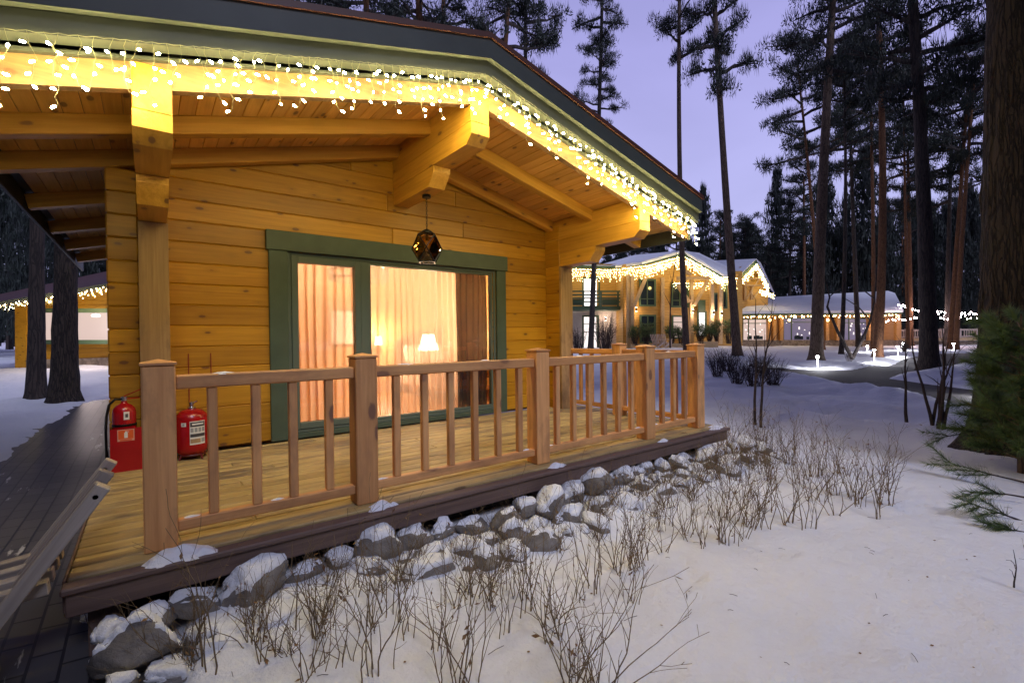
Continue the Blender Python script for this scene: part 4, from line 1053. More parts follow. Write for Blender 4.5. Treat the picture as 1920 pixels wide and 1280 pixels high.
def forest_mass(name, label, xs, d0, d1, n, hmin, hmax, seed):
    rr = random.Random(seed); mb = MB()
    for i in range(n):
        x = rr.uniform(*xs); d = rr.uniform(d0, d1); a = P(x, 646, d); h = rr.uniform(hmin, hmax); w_ = h*rr.uniform(.13, .2)
        vs = []; fs = []; rn = []
        for k in range(520):
            t = rr.random()**.8; r_ = w_*(1-t)**.8*math.sqrt(rr.random()); an = rr.uniform(0, 6.28); p = a+Vector((r_*math.cos(an), r_*math.sin(an), .3+t*h))
            e = Vector((math.cos(an), math.sin(an), rr.uniform(-.5, .25))).normalized(); s_ = e.orthogonal().normalized()*.16; b = len(vs); vs += [p-s_, p+s_, p+e*rr.uniform(.5, 1.1)]; fs.append((b, b+1, b+2)); rn += [rr.random()]*3
        k0 = len(mb.v); mb.add(vs, fs, 0, vs, .5); mb.rn[k0:] = rn
        mb.tube([a-Z*.3, a+Z*h], [.2, .02], 5, 0)
    o = mb.build(name, M_needle2); return tag(o, label, 'forest', kind='stuff')
forest_mass('forest_mass', 'far dark mass of forest closing the view behind the lodge', (650, 2500), 92, 125, 250, 6, 11, 3)
forest_mass('forest_mass', 'far dark mass of forest closing the view on the left', (-1500, 420), 62, 95, 150, 9, 20, 4)

def shade_forest():  # unseen trees, placed to cut off low sky and shade the snow
    rr = random.Random(8); mb = MB(); spots = []
    for i in range(130):
        a_ = YAW+rad(rr.uniform(62, 298)); d = rr.uniform(15, 34); spots.append((d*math.sin(a_), d*math.cos(a_)))
    for i in range(34): spots.append((rr.uniform(7.2, 24), rr.uniform(-9, -3.2)))  # near row added to shade the middle snow
    for i in range(10): spots.append((rr.uniform(-9, -3.2), rr.uniform(-7, -1)))
    tall = [(24+i*1.9, rr.uniform(-7, -4)) for i in range(21)]; spots += tall  # tall row added to keep direct light off the lodge
    for x, y in spots:
        if (-2.0 < x < 6 and -22 < y < 0) or (-5 < x < 9 and 0 < y < 16): continue  # gap left so light reaches the near snow and railing
        a = Vector((x, y, -.5)); h = rr.uniform(15, 20) if (x, y) not in tall else rr.uniform(25, 28); w_ = h*rr.uniform(.12, .17)*(1 if (x, y) not in tall else .75)
        vs = []; fs = []; rn = []
        for k in range(260):
            t = rr.random()**.8; r_ = w_*(1-t)**.7*math.sqrt(rr.random()); an = rr.uniform(0, 6.28); p = a+Vector((r_*math.cos(an), r_*math.sin(an), 1.5+t*(h-1.5)))
            e = Vector((math.cos(an), math.sin(an), rr.uniform(-.5, .25))).normalized(); s_ = e.orthogonal().normalized()*.4; b = len(vs); vs += [p-s_, p+s_, p+e*rr.uniform(.8, 1.6)]; fs.append((b, b+1, b+2)); rn += [rr.random()]*3
        k0 = len(mb.v); mb.add(vs, fs, 0, vs, .5); mb.rn[k0:] = rn; mb.tube([a-Z*.3, a+Z*h], [.25, .03], 6, 0)
    o = mb.build('forest_mass', M_needle2); return tag(o, 'unseen near side of the forest, placed to shade snow and lodge', 'forest', kind='stuff')
shade_forest()
# young pine in front of the big trunk, low boughs on the snow
def bough(mb, p, d, ln, rr, needles=16, drop=.0, nl=.11, w_=.0042, side=True):
    path = [p.copy()]; q = p.copy(); dd = d.normalized(); k = 9
    for i in range(k):
        dd = (dd+Vector((rr.gauss(0, .05), rr.gauss(0, .05), rr.gauss(-drop, .04)))).normalized(); q = q+dd*ln/k; path.append(q.copy())
        if side and i in (2, 3, 5, 6):
            s_ = (dd+dd.orthogonal().normalized()*rr.choice((-1, 1))*.6+Vector((rr.gauss(0, .3), rr.gauss(0, .3), .1))).normalized(); bough(mb, q, s_, ln*.38, rr, needles, drop, nl, w_, False)
    mb.tube(path, [.010*(1-.8*i/k) if side else .005*(1-.6*i/k) for i in range(k+1)], 5, 0, cap=False)
    vs = []; fs = []; rn = []; tone = rr.uniform(.2, .8)
    for i in range(1 if not side else 4, k+1):
        for j in range(needles):
            u = path[i-1].lerp(path[i], rr.random()); dirn = (path[i]-path[i-1]).normalized(); o_ = Vector((rr.gauss(0, 1), rr.gauss(0, 1), rr.gauss(.2, 1))).normalized(); e = (dirn*.75+o_*.75).normalized(); s_ = e.orthogonal().normalized()*w_*.5
            b = len(vs); vs += [u-s_, u+s_, u+e*nl*rr.uniform(.7, 1.1)]; fs.append((b, b+1, b+2)); rn += [min(1, max(0, tone+rr.gauss(0, .2)))]*3
    k0 = len(mb.v); mb.add(vs, fs, 1, vs, .5); mb.rn[k0:] = rn
rr = random.Random(12); yb = P(1915, 880, 5.2); yb.z = ground(yb.x, yb.y)
t = thing('young_pine', 'bushy green young pine growing against the massive trunk', 'tree', yb)
mb = MB(); mb.tube([yb-Z*.05, yb+Z*.8, yb+Z*1.75], [.035, .026, .008], 8); mb.build('trunk', M_bark, t)
mb = MB()
for i in range(64):
    h = .12+1.5*(i/64); a = i*2.4+rr.uniform(-.3, .3); ln = (.62-.25*h/1.7)*rr.uniform(.7, 1.05); bough(mb, yb+Z*h, Vector((math.cos(a), math.sin(a), .45)), ln, rr, 15, 0, .13, .0055)
mb.build('crown', [M_twig, M_young], t)
for i, (x, y, d, x2, y2, d2, lab) in enumerate(((1925, 905, 4.6, 1745, 862, 5.1, 'long low pine bough with tufted needles reaching left over the snow'), (1935, 935, 4.3, 1800, 905, 4.5, 'second low pine bough spreading just below the longest bough'),
        (1940, 985, 3.9, 1795, 930, 4.1, 'third low pine bough close to the snow at the right edge'), (1935, 1000, 3.7, 1850, 985, 3.8, 'short lowest pine bough touching the snow'), (1850, 800, 5.6, 1745, 832, 5.6, 'small sparse pine sprig lying on the snow left of the young pine'))):
    a = P(x, y, d); b = P(x2, y2, d2); o = thing('pine_bough', lab, 'branch', a); mb = MB(); bough(mb, a, (b-a), (b-a).length, rr, 13, .004, .10, .0042); mb.build('needles', [M_twigd, M_young], o)
sapling('tiny bare sprig in the snow at the right edge', 1915, 1120, 2.9, .32, 2, .006, 14, .3, 'sprig')

# shrubs beyond the deck
def bush(label, x, y, d, w_, h, seed, n=60, mats=None, leaves=0.0, tuft=None, cat='bush', group=None, name='bush'):
    p = P(x, y, d); rr = random.Random(seed); mb = MB(); z = ground(p.x, p.y); W_ = w_*d/FOC; H_ = h*d/FOC
    for i in range(n):
        a = rr.uniform(0, 6.28); q = Vector((math.cos(a)*W_*.18*rr.random(), math.sin(a)*W_*.18*rr.random(), -.05)); e = Vector((math.cos(a)*W_*rr.uniform(.1, .55), math.sin(a)*W_*rr.uniform(.1, .55), H_*rr.uniform(.5, 1.0))); m_ = (q+e)/2+Vector((rr.gauss(0, .06), rr.gauss(0, .06), H_*.1))
        r_ = max(.006, .00035*d)
        mb.tube([q, m_, e], [r_, r_*.8, r_*.3], 4, 0, cap=False)
        for k in range(4):
            b = q.lerp(e, rr.uniform(.4, .9)); s_ = b+Vector((rr.gauss(0, .16), rr.gauss(0, .16), rr.uniform(.03, .22)))*H_*.8; mb.tube([b, s_], [r_*.6, r_*.25], 3, 0, cap=False)
        if tuft: needle_tuft(mb, e*.92, W_*tuft, 26, W_*tuft*.8, W_*.03, rr, .8)
    o = mb.build(name, mats or [M_twigd, M_shrubg]); o.location = (p.x, p.y, z); return tag(o, label, cat, group)
for i, (x, y, d, w_, h, lab) in enumerate(((1345, 690, 17, 60, 55, 'dark bare bush nearest the railing corner beyond the porch'), (1385, 712, 14.5, 75, 58, 'dark bare bush behind the two thin saplings'), (1415, 722, 13.6, 70, 60, 'widest dark bare bush at the foot of the saplings'), (1450, 718, 14.2, 62, 52, 'dark bare bush at the right end of the bush row'), (1365, 686, 18.5, 70, 48, 'dark bare bush at the back of the bush row'), (1425, 694, 18, 70, 40, 'low dark bare bush beside the road bend'))):
    bush(lab, x, y, d, w_, h, 60+i, 70, cat='bush', group='dark bushes beyond the porch')
bush('tall reddish bare bush with stiff twigs in front of the lodge corner', 1135, 652, 30, 60, 78, 81, 90, [M_twigd, M_dry])
bush('low bare bush by the lodge ground floor door', 1085, 655, 32, 45, 50, 82, 60, [M_twigd, M_dry])
bush('bare twig tuft sticking up before the terrace railing', 1697, 645, 33, 22, 22, 83, 40)
bush('small sparse twig tuft between the V shaped trunk and the grey pine', 1592, 664, 25, 20, 26, 84, 18)
# V-shaped double trunk
va = P(1598, 672, 24.5); va.z = ground(va.x, va.y)-.05; o = thing('forked_tree', 'bare dark tree with two thin trunks splayed in a V', 'tree', va); mb = MB()
for pts in (((1598, 672), (1570, 620), (1551, 575), (1556, 555), (1575, 540)), ((1598, 672), (1620, 630), (1632, 600), (1640, 560), (1644, 500))):
    mb.tube([P(x, y, 24.5) for x, y in pts], [.10, .075, .055, .035, .02], 8)
for a, b in (((1632, 600), (1585, 560)), ((1640, 560), (1605, 545)), ((1556, 560), (1545, 520))): mb.tube([P(*a, 24.5), P((a[0]+b[0])/2, (a[1]+b[1])/2-6, 24.5), P(*b, 24.6)], [.04, .03, .015], 5)
mb.build('trunk', M_barkdark, o)

# ------------------------------------------------------------------ the lodge beyond the snow
BK = Vector((_F.x, _F.y, 0)).normalized()
def siding(name, lo, hi, course=.22):
    n = N(name); p = n.geo(); sep = n.n('SeparateXYZ'); n.l(p, sep.inputs[0])
    fr = n.math('FRACT', n.math('DIVIDE', sep.outputs[2], course)); g = n.ramp(fr, [(0, (0, 0, 0)), (.10, (1, 1, 1)), (.92, (1, 1, 1)), (1, (0, 0, 0))])
    f = n.noise(n.mapped(p, (2, 2, 14)), 1, 4); col = n.ramp(f, [(.3, lo), (.7, hi)]); col = n.mix(n.math('MULTIPLY', n.math('SUBTRACT', 1.0, g), .55), col, tuple(c*.4 for c in lo))
    n.base(col); n.rough(.5); n.bump(g, .02, .6); return n.m
M_side = siding('lodge_siding', (.48, .25, .045), (.64, .37, .09)); M_plast = plain('pale_plaster', (.62, .53, .46), .8, 0, .06, 4)
M_col = plain('lodge_timber', (.55, .37, .19), .5, 0, .15, 6); M_gtrim = plain('lodge_green_trim', (.06, .10, .05), .5); M_stone = plain('plinth_stone', (.22, .17, .13), .9, 0, .5, 5, .05)
M_wing = siding('wing_timber', (.42, .20, .06), (.55, .29, .10), .2)
M_lit = glow('lit_pale_window', (1, .88, .84), 1.5); M_litw = glow('lit_white_window', (1, .93, .9), 2.6); M_litp = glow('lit_pink_window', (1, .74, .66), .72)
M_darkg = plain('dark_glass', (.02, .03, .04), .08)
M_fbulb = glow('far_string_bulb', (1.0, .78, .34), 40); M_sconce = glow('sconce_lens', (1, .80, .62), 60); M_pinkbulb = glow('festoon_bulb', (1.0, .78, .80), 90); M_cold = glow('path_light_lens', (.93, .92, 1.0), 160)
M_lsnow = M_snow
def slab(mb, pts, thick, mat=0, back=None):
    q = [P(*p) for p in pts]; mb.prism(q, (back or BK)*thick, mat)
def pbox(mb, x0, y0, x1, y1, d, thick, mat=0, d1=None):
    d1 = d if d1 is None else d1; slab(mb, [(x0, y0, d), (x0, y1, d), (x1, y1, d1), (x1, y0, d1)], thick, mat)
def pbar(mb, a, b, wpx, d, th, mat=0):
    A_, B_ = P(*a, d), P(*b, d); mb.bar(A_, B_, th, wpx*d/FOC, up=(B_-A_).cross(BK).normalized().cross(B_-A_) if False else BK.cross((B_-A_).normalized()), bev=.01, mat=mat)
def far_window(parent, x0, y0, x1, y1, d, lit=None, cross=(), tr=3.2):
    mb = MB(); d -= .12
    pbox(mb, x0-tr, y0-tr, x1+tr, y0, d, .14); pbox(mb, x0-tr, y1, x1+tr, y1+tr, d, .14); pbox(mb, x0-tr, y0, x0, y1, d, .14); pbox(mb, x1, y0, x1+tr, y1, d, .14)
    for kind, v in cross:
        if kind == 'v': pbox(mb, v-.9, y0, v+.9, y1, d+.03, .08)
        else: pbox(mb, x0, v-.7, x1, v+.7, d+.03, .08)
    o = mb.build('window', M_gtrim, parent); mb = MB(); mb.add([P(x0, y0, d+.09), P(x0, y1, d+.09), P(x1, y1, d+.09), P(x1, y0, d+.09)], [(0, 1, 2, 3)]); mb.build('pane', lit or M_darkg, o); return o
OCT = ([Vector((1, 0, 0)), Vector((-1, 0, 0)), Vector((0, 1, 0)), Vector((0, -1, 0)), Vector((0, 0, 1.3)), Vector((0, 0, -1.3))], [(0, 2, 4), (2, 1, 4), (1, 3, 4), (3, 0, 4), (2, 0, 5), (1, 2, 5), (3, 1, 5), (0, 3, 5)])
def far_icicles(label, pts, drop, n, rr, mat=None, size=.020, group='icicle lights on the lodge'):
    """pts: polyline (px,py,d); n drops along it."""
    t = thing('icicle_lights', label, 'string lights', P(*pts[0]), group); W_ = [P(*p)-BK*.18 for p in pts]; seg = [(W_[i+1]-W_[i]).length for i in range(len(W_)-1)]; tot = sum(seg)
    bulbs = []; wires = MB()
    for k in range(n):
        s_ = (k+rr.random()*.7)/n*tot; i = 0
        while i < len(seg)-1 and s_ > seg[i]: s_ -= seg[i]; i += 1
        p = W_[i].lerp(W_[i+1], min(1, s_/seg[i])); d = (p-O).dot(_F); L = drop*d/FOC*rr.choice((.45, .6, .8, 1.0, .7)); nb = max(2, int(L/.19))
        wires.tube([p, p-Z*L], .006, 3)
        for j in range(nb): bulbs.append(p-Z*(L*(j+.4)/nb)+Vector((rr.gauss(0, .045), rr.gauss(0, .045), rr.gauss(0, .03))))
    wires.build('wire', M_wire, t); bulbs.sort(key=lambda p: (p-O).length); me = None; rest = MB()
    for q, p in enumerate(bulbs):
        rest.add([p+v*size for v in OCT[0]], OCT[1])
    tag(rest.build('bulb', mat or M_fbulb, t), kind='stuff'); return t

rr = random.Random(31)
lodge = thing('lodge', 'large two storey yellow lodge with snowy gables and green trim', 'building', P(1250, 652, 40))
gx = lambda p: ground(p.x, p.y)
mb = MB()
slab(mb, [(985, 493, 44.6), (985, 578, 44.6), (1168, 578, 42.4), (1168, 495, 42.4)], 5)
mb.build('upper_wall', M_side, lodge)
mb = MB(); slab(mb, [(985, 578.5, 44.58), (985, 664, 44.6), (1168, 664, 42.4), (1168, 578.5, 42.38)], 5); mb.build('ground_wall', M_plast, lodge)
mb = MB(); slab(mb, [(1168, 496, 40), (1168, 664, 40), (1356, 664, 42), (1356, 516, 42), (1280, 474, 41.2), (1207, 494, 40.4)], 7); mb.build('gable_wall', M_side, lodge)
mb = MB(); slab(mb, [(1340, 508, 44), (1340, 664, 44), (1392, 664, 45), (1392, 508, 45)], 6); slab(mb, [(1388, 500, 47.5), (1388, 600, 47.5), (1440, 600, 48.5), (1440, 540, 48.5), (1418, 492, 48.2)], 5); mb.build('rear_wall', M_side, lodge)
mb = MB(); pbox(mb, 1062, 574, 1163, 581, 40.9, 2.2); b_ = mb.build('balcony', M_gtrim, lodge)
for x in (1068, 1094, 1127, 1159):
    mb = MB(); pbox(mb, x-1.6, 545, x+1.6, 574, 40.85, .12); mb.build('baluster', M_gtrim, b_)
for y in (546, 552.5, 559, 565.5):
    mb = MB(); pbox(mb, 1062, y-1.3, 1163, y+1.5, 40.8, .05); mb.build('balcony_slat', M_gtrim, b_)
mb = MB()
for x0, x1 in ((1069.5, 1092), (1129, 1158)):
    pbox(mb, x0, 561, x1, 572, 40.92, .04)
mb.build('balcony_panel', M_gtrim, b_)
far_window(lodge, 1095, 523, 1122, 573, 43.0, M_litw); far_window(lodge, 1095, 594, 1120, 655, 43.0, M_lit, (('h', 607), ('h', 622)))
far_window(lodge, 1202, 526, 1227, 571, 40.2, None, (('v', 1214), ('h', 560))); far_window(lodge, 1203, 593, 1227, 640, 40.2, None, (('v', 1215), ('h', 607)))
far_window(lodge, 1262, 533, 1289, 573, 40.9, None, (('v', 1275), ('h', 563))); far_window(lodge, 1263, 594, 1284, 632, 40.9, M_litp, (('h', 604),))
far_window(lodge, 1311, 586, 1322, 628, 41.5, M_litw, (('h', 600),)); far_window(lodge, 1341, 552, 1347, 580, 41.8); far_window(lodge, 1357, 535, 1361, 575, 43.9)
mb = MB(); pbox(mb, 1309, 562, 1323, 584, 41.1, .08)
mb.build('balcony_panel', M_gtrim, lodge)
for x, y0, y1, d in ((1179, 513, 664, 39.5), (1186, 517, 664, 39.3), (1243, 520, 664, 40.3), (1298, 522, 652, 39.8), (1336, 527, 645, 40.4), (1352, 530, 645, 40.6)):
    mb = MB(); pbox(mb, x-3, y0, x+3, y1, d, .35); mb.build('column', M_col, lodge)
for a, b, d in (((1188, 575), (1212, 518), 39.2), ((1301, 573), (1326, 528), 39.7), ((1292, 566), (1271, 535), 39.9), ((1296, 515), (1272, 503), 39.7)):
    mb = MB(); pbar(mb, a, b, 6, d, .3); mb.build('brace', M_col, lodge)
mb = MB(); pbox(mb, 1270, 518, 1330, 524, 39.6, .3); mb.build('tie_beam', M_col, lodge)
# roofs: dark barge in front, snow above
mb = MB(); slab(mb, [(1202, 492, 39), (1202, 499, 39), (1280, 479, 40), (1280, 471, 40)], .25); slab(mb, [(1280, 471, 40), (1280, 479, 40), (1356, 522, 41), (1356, 515, 41)], .25)
slab(mb, [(983, 494, 43.6), (983, 501, 43.6), (1148, 504, 41), (1148, 499, 41)], .25); slab(mb, [(1148, 498.5, 41), (1148, 504, 41), (1207, 497, 39.2), (1207, 490, 39.2)], .25)
rf = mb.build('roof', M_gtrim, lodge); mb = MB()
slab(mb, [(1392, 512, 46.4), (1392, 519, 46.4), (1418, 494, 47), (1418, 486, 47)], .25); slab(mb, [(1418, 486, 47), (1418, 494, 47), (1441, 541, 47.5), (1441, 534, 47.5)], .25); slab(mb, [(1352, 515, 43.8), (1352, 520, 43.8), (1394, 521, 46.2), (1394, 512, 46.2)], .25)
mb.build('gable_roof', M_gtrim, lodge)
def snow_roof(mb, pts):  # a thick sheet following surveyed corners
    q = [P(*p) for p in pts]; mb.prism(q, (0, 0, -.22))
mb = MB()
snow_roof(mb, [(1203, 491, 39), (1280, 469.5, 40), (1190, 478, 50), (1122, 497, 51), (1149, 498, 41)])
snow_roof(mb, [(1149, 498, 41), (1122, 497, 51), (985, 491, 53), (983, 493, 43.6)])
snow_roof(mb, [(1280, 469.5, 40), (1357, 514, 41), (1392, 513, 50), (1310, 474, 50)])
snow_roof(mb, [(1326, 489, 54), (1418, 485, 47), (1392, 511, 46.4), (1352, 514, 44)])
snow_roof(mb, [(1418, 485, 47), (1441, 533, 47.5), (1452, 548, 54), (1426, 492, 54)])
mb.build('snow_layer', M_snow, rf)
for y0, y1, d in ((512, 520, 47.4), (528, 534, 47.3)):
    pass
mb = MB()
for a, b in (((1400, 522), (1432, 522)), ((1400, 535), (1436, 535)), ((1402, 520), (1424, 500)), ((1416, 535), (1428, 515)), ((1400, 560), (1414, 535)), ((1412, 560), (1428, 538))): pbar(mb, a, b, 2.2, 47.0, .15)
pbox(mb, 1396, 520, 1400, 562, 47.2, .3); pbox(mb, 1408, 535, 1412, 562, 47.1, .3)
mb.build('gable_truss', M_col, lodge)
for x, y, d in ((1192, 580, 39.8), (1298, 583, 39.6), (1337, 586, 40.2), (1352, 588, 40.4), (1135, 598, 42.3)):
    mb = MB(); c = P(x, y, d)-BK*.14; mb.lathe([(.06, -.14), (.07, -.13), (.07, .13), (.06, .14)], c, 10); o = mb.build('wall_lamp', M_black, lodge)
    for s_ in (-.15, .15):
        mb = MB(); mb.lathe([(.055, s_-.004), (.055, s_+.004)], c, 10); mb.build('lens', M_sconce, o)
    point('sconce_light', c-BK*.05-Z*.26, 30, (1, .74, .58), .05, o); point('sconce_light', c-BK*.05+Z*.26, 22, (1, .74, .58), .05, o)
far_icicles('dense icicle lights along the left eave of the lodge above the balcony', [(985, 501, 43.3), (1148, 505, 40.8), (1207, 498, 39)], 26, 140, rr)
far_icicles('dense icicle lights rising along the left slope of the lodge gable', [(1207, 499, 38.8), (1278, 480, 39.7)], 26, 70, rr)
far_icicles('dense icicle lights falling along the right slope of the lodge gable', [(1281, 480, 39.8), (1355, 522, 40.8)], 24, 78, rr)
far_icicles('short icicle lights on the balcony recess between the lodge columns', [(1262, 530, 40.5), (1330, 530, 40.9)], 16, 40, rr)
far_icicles('icicle lights on the low eave between the two lodge gables', [(1353, 519, 43.5), (1392, 522, 45.8)], 22, 50, rr)
far_icicles('bright lights along both slopes of the far lodge gable', [(1393, 518, 46.2), (1418, 494, 46.8), (1440, 540, 47.3)], 18, 80, rr)
far_icicles('bright short light strip on the eave below the far lodge gable', [(1423, 543, 46.6), (1450, 552, 47.2)], 12, 40, rr)
for x, y, d, e in ((1110, 530, 40.6, 70), (1180, 530, 38.2, 60), (1245, 530, 38.2, 70), (1315, 535, 38.8, 60), (1375, 540, 43, 40), (1418, 530, 45, 40)): point('icicle_glow', P(x, y, d), e*.62, (1, .72, .20), .12, lodge)

# low wing with snowy roof
wing = thing('dining_wing', 'low timber wing with a broad snowy roof and large lit windows', 'building', P(1550, 645, 47))
mb = MB(); pbox(mb, 1386, 585, 1690, 648, 47, 4, 0, 47.6); mb.build('wall', M_wing, wing)
mb = MB(); pbox(mb, 1384, 637, 1692, 656, 46.7, .3, 0, 47.3); mb.build('plinth', M_stone, wing)
mb = MB(); snow_roof(mb, [(1384, 584, 45), (1692, 581, 45.4), (1678, 549, 53), (1665, 545, 54), (1425, 558, 53)]); snow_roof(mb, [(1692, 581, 45.4), (1694, 581, 50), (1678, 549, 53)]); mb.build('snow_layer', M_snow, wing)
mb = MB(); slab(mb, [(1384, 584.5, 45.05), (1384, 590, 45.05), (1692, 587, 45.45), (1692, 581.5, 45.45)], .2); slab(mb, [(1384, 589, 45.2), (1384, 591, 45.2), (1692, 588, 45.6), (1692, 586, 45.6)], 2.0); mb.build('eave_board', M_gtrim, wing)
for x in (1388, 1443, 1453, 1466, 1540, 1552, 1572, 1578, 1632, 1645, 1684):
    mb = MB(); pbox(mb, x-3, 590, x+3, 638, 46.6, .35); mb.build('column', M_wing, wing)
def room_window(x0, x1, y0, y1, d, seed):
    o = far_window(wing, x0, y0, x1, y1, d, M_litp if seed == 1 else glow('lit_dining_room', (.50, .42, .70), .30), (('v', x0+(x1-x0)*.22), ('h', y0+7)), 1.6); r_ = random.Random(seed); mb = MB()
    for k in range(12):
        x = r_.uniform(x0+2, x1-4); y = r_.uniform(y0+6, y1-10); pbox(mb, x, y, x+r_.uniform(.8, 3), y+r_.uniform(1, 5), d-.055, .02)
    mb.build('room_glow_bits', M_lit, o); mb = MB()  # random emissive plates imitate bright things under the room's light
    for k in range(7):
        x = r_.uniform(x0+1, x1-7); y = y1-r_.uniform(3, 9); pbox(mb, x, y, x+r_.uniform(4, 9), y1-1, d-.05, .02)
    mb.build('table_silhouette', M_darkg, o)
room_window(1394, 1438, 599, 637, 47, 1); room_window(1470, 1535, 597, 637, 47.15, 2); room_window(1582, 1628, 598, 637, 47.4, 3)
far_icicles('sparse warm lights under the eave of the low wing', [(1390, 593, 45.3), (1688, 590, 45.7)], 5, 45, rr, size=.035)
for x, e in ((1444, 26), (1552, 26), (1640, 26), (1480, 14)):
    c = P(x, 600, 46.0); mb = MB(); mb.lathe([(.05, -.1), (.09, -.08), (.09, .08), (.05, .1)], c, 10); o = mb.build('wall_lamp', glow('wing_lamp_glass', (1, .66, .28), 25), wing); point('wing_lamp_light', c-BK*.3, e, (1, .60, .25), .08, o)

# terrace with railing and festoon lights at the right
terr = thing('terrace', 'raised wooden terrace with pale slatted railing beyond the road', 'terrace', P(1750, 640, 49))
mb = MB(); slab(mb, [(1664, 634.5, 48.6), (1664, 640, 48.6), (1940, 637, 50), (1940, 631.5, 50)], 6); mb.build('deck', M_col, terr)
mb = MB(); slab(mb, [(1664, 640.5, 48.9), (1664, 655, 48.9), (1940, 652, 50.3), (1940, 637.5, 50.3)], .4); mb.build('plinth', M_stone, terr)
M_prail = plain('pale_terrace_rail', (.55, .42, .34), .6, 0, .1, 5)
def lerp(a, b, t): return a+(b-a)*t
for k in range(8):
    x = 1666+k*33; mb = MB(); pbox(mb, x, 616-.3*k*.3, x+5, 635, lerp(48.7, 50, k/8), .25); mb.build('post', M_prail, terr)
mb = MB(); slab(mb, [(1664, 618, 48.75), (1664, 621, 48.75), (1940, 618, 50.05), (1940, 615, 50.05)], .1); mb.build('top_rail', M_prail, terr)
mb = MB(); slab(mb, [(1664, 631, 48.75), (1664, 633, 48.75), (1940, 630, 50.05), (1940, 628, 50.05)], .1); mb.build('bottom_rail', M_prail, terr)
for k in range(62):
    x = 1667+k*4.4
    if (x-1666) % 33 < 5.5: continue
    mb = MB(); d = lerp(48.78, 50.08, (x-1664)/276); pbox(mb, x, 620.4-(x-1664)*.01, x+1.6, 631.6-(x-1664)*.01, d, .06); mb.build('baluster', M_prail, terr)
t = thing('festoon_lights', 'two strings of pinkish white festoon bulbs swagging over the terrace', 'string lights', P(1660, 600, 44))
fm = MB()
for pts in ([(1660, 600, 45), (1690, 594, 43), (1725, 591, 42), (1760, 593, 41), (1800, 592, 42), (1850, 590, 43)], [(1684, 566, 45), (1705, 574, 44), (1730, 579, 43), (1770, 582, 42), (1800, 582, 42), (1840, 583, 42)], [(1688, 572, 46), (1740, 580, 45), (1790, 588, 44), (1835, 583, 43)]):
    W_ = [P(*p) for p in pts]; mb = MB(); mb.tube(W_, .012, 4); mb.build('wire', M_black, t)
    for i in range(len(W_)-1):
        for j in range(5):
            p = W_[i].lerp(W_[i+1], (j+rr.random()*.6)/5)-Z*(.08+rr.uniform(0, .25)); mb = MB(); mb.add([p+v*.058 for v in OCT[0]], OCT[1]); mb.build('bulb', M_pinkbulb, t)
point('festoon_glow', P(1700, 592, 42), 110, (1, .72, .74), .5, t); point('festoon_glow', P(1800, 588, 40.5), 120, (1, .72, .74), .5, t)

# path lights
for i, (x, y, d, h, lab) in enumerate(((1533, 690, 21, .62, 'white path light nearest the camera, in front of the thick grey pine'), (1639, 684, 24, .66, 'white path light beside the tall reddish pine'), (1626, 655, 33, .42, 'small path light in the snow before the low wing'),
        (1683, 676, 26, .58, 'white path light left of the very thick dark pine'), (1692, 655, 34, .5, 'far white path light behind the road bend'), (1788, 655, 34, .5, 'white path light on the snow bank below the terrace'), (1836, 742, 11.8, .5, 'path light half hidden behind the massive trunk'))):
    p = P(x, y, d); z = ground(p.x, p.y); p.z = z; t = thing('path_light', lab, 'path light', p, 'white path lights along the road')
    mb = MB(); mb.lathe([(.035, -.05), (.032, h-.1), (.05, h-.09), (.06, h), (.045, h+.01)], p, 12); mb.build('post', plain('white_light_post', (.75, .75, .76), .4), t)
    mb = MB(); mb.lathe([(.058, h-.07), (.064, h-.06), (.064, h-.015), (.058, h-.01)], p, 12); mb.build('lens', M_cold, t)
    f = (O-p); f.z = 0; f.normalize(); point('path_light_glow', p+f*.22+_R*.12+Z*(h*.75), 95 if i < 6 else 40, (.92, .92, 1), .06, t)

# lodge front: planters, shrubs, chairs
for i, (x, y, d, w_) in enumerate(((1268, 655, 38.6, 22), (1325, 651, 39, 20), (1206, 656, 39, 24))):
    p = P(x, y, d); mb = MB(); W_ = w_*d/FOC; mb.cbox(p+Z*.22, _R, BK, Z, W_*1.9, .6, .55, .03); o = mb.build('planter_box', M_col); tag(o, 'timber planter box under green shrubs, %s' % ('between the chairs and the gable column', 'at the gable right end', 'beside the lodge corner column')[i], 'planter', 'planters along the lodge front')
for i, (x, y, d, w_, h) in enumerate(((1192, 648, 38.8, 24, 36), (1212, 647, 38.8, 26, 40), (1260, 645, 38.4, 26, 36), (1277, 646, 38.4, 22, 34), (1314, 645, 38.8, 26, 40), (1330, 643, 38.9, 24, 34), (1344, 642, 39.2, 22, 42), (1366, 643, 41, 24, 44), (1378, 643, 41.4, 18, 38))):
    bush('rounded green evergreen shrub, %s from the corner column along the lodge front' % ORD[i], x, y, d, w_, h, 120+i, 34, [M_twigd, M_shrubg], tuft=.26, cat='shrub', group='green shrubs along the lodge front', name='evergreen_shrub').location.z = P(x, y, d).z
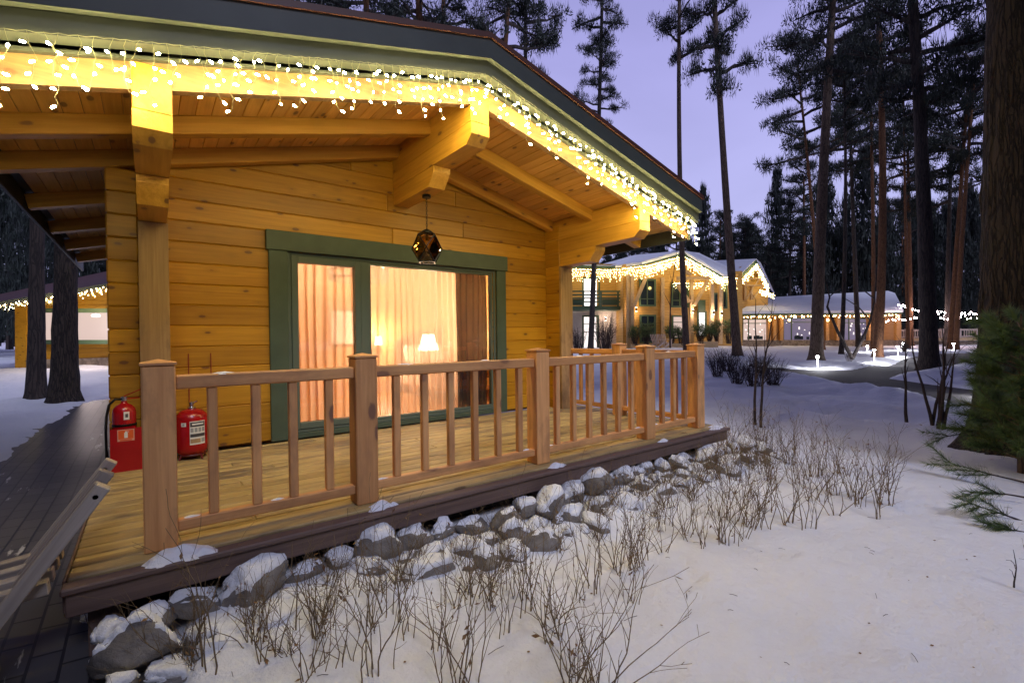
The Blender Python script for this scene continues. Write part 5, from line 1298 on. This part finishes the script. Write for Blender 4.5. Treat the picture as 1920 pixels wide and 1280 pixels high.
def adirondack(label, x, y, d, rz):
    p = P(x, y, d); t = thing('wooden_chair', label, 'chair', p, 'wooden armchairs outside the lodge'); Rz = Matrix.Rotation(rz, 3, 'Z')
    def q(a): return p+Rz @ Vector(a)
    mb = MB()
    for k in range(5): mb.bar(q((-.24+.12*k, .28, .25)), q((-.28+.14*k, .62, 1.0)), .10, .025, up=Rz @ Vector((1, 0, 0)))
    mb.build('backrest', M_prail, t); mb = MB()
    for k in range(4): mb.bar(q((-.3, -.22+.14*k, .40-.04*k)), q((.3, -.22+.14*k, .40-.04*k)), .12, .025)
    mb.build('seat', M_prail, t)
    for s_ in (-.32, .32):
        mb = MB(); mb.bar(q((s_, -.32, 0)), q((s_, -.32, .58)), .10, .05, up=Rz @ Vector((1, 0, 0))); mb.build('leg', M_prail, t)
        mb = MB(); mb.bar(q((s_, -.30, .38)), q((s_, .62, .0)), .12, .04, up=Rz @ Vector((1, 0, 0))); mb.build('leg', M_prail, t)
        mb = MB(); mb.bar(q((s_, -.42, .59)), q((s_, .45, .59)), .13, .03); mb.build('armrest', M_prail, t)
adirondack('slatted wooden armchair on the lodge forecourt, the left and nearer one of two', 1234, 651, 36.5, YAW*-1+2.3); adirondack('slatted wooden armchair on the lodge forecourt, the right and farther one of two', 1248, 650, 37.5, YAW*-1+2.3)

# ------------------------------------------------------------------ the second cabin at the left
cab = thing('second_cabin', 'small yellow cabin with a lit window behind the left tree trunks', 'cabin', P(120, 690, 20.5))
mb = MB(); slab(mb, [(30, 566, 20), (30, 692, 20), (260, 684, 21), (260, 530, 21)], 6); mb.build('wall', siding('second_cabin_logs', PINE_LO, PINE_HI, .21), cab)
mb = MB(); slab(mb, [(28, 566, 19.9), (28, 694, 19.9), (49, 694, 19.98), (49, 562, 19.98)], .3); mb.build('corner_post', M_log, cab)
mb = MB(); slab(mb, [(49, 675, 19.95), (49, 695, 19.95), (260, 686, 20.95), (260, 668, 20.95)], .2); mb.build('plinth', M_stone, cab)
mb = MB(); slab(mb, [(-60, 575, 18.6), (-60, 583, 18.6), (260, 529, 20), (260, 521, 20)], .2); rf = mb.build('roof', M_barge, cab)
mb = MB(); q = [P(-60, 575, 18.6), P(260, 521, 20), P(240, 500, 26), P(-40, 560, 25)]; mb.prism(q, (0, 0, -.2)); mb.build('roof_slab', M_metal, rf)
far_window(cab, 78, 586, 250, 637, 20.1, M_litp, (), 8)
mb = MB(); c = P(180, 590, 20.0); mb.lathe([(.02, .05), (.16, 0), (.14, -.08), (.02, -.1)], c, 12); mb.build('ceiling_lamp', M_litw, cab)
mb = MB(); c = P(58, 595, 19.8); mb.cbox(c, _R, BK, Z, .08, .08, .3, .01); mb.build('wall_lamp', M_litw, cab)
far_icicles('icicle lights along the sloping eave of the second cabin', [(-40, 580, 18.5), (240, 533, 19.9)], 17, 75, rr, size=.016, group='icicle lights on the second cabin')
point('second_cabin_glow', P(110, 572, 18.9), 40, (1, .74, .26), .15, cab); point('second_cabin_window_light', P(165, 612, 19.2), 115, (1, .82, .84), .5, cab)
o = bpy.data.objects
print('objects', len(o))
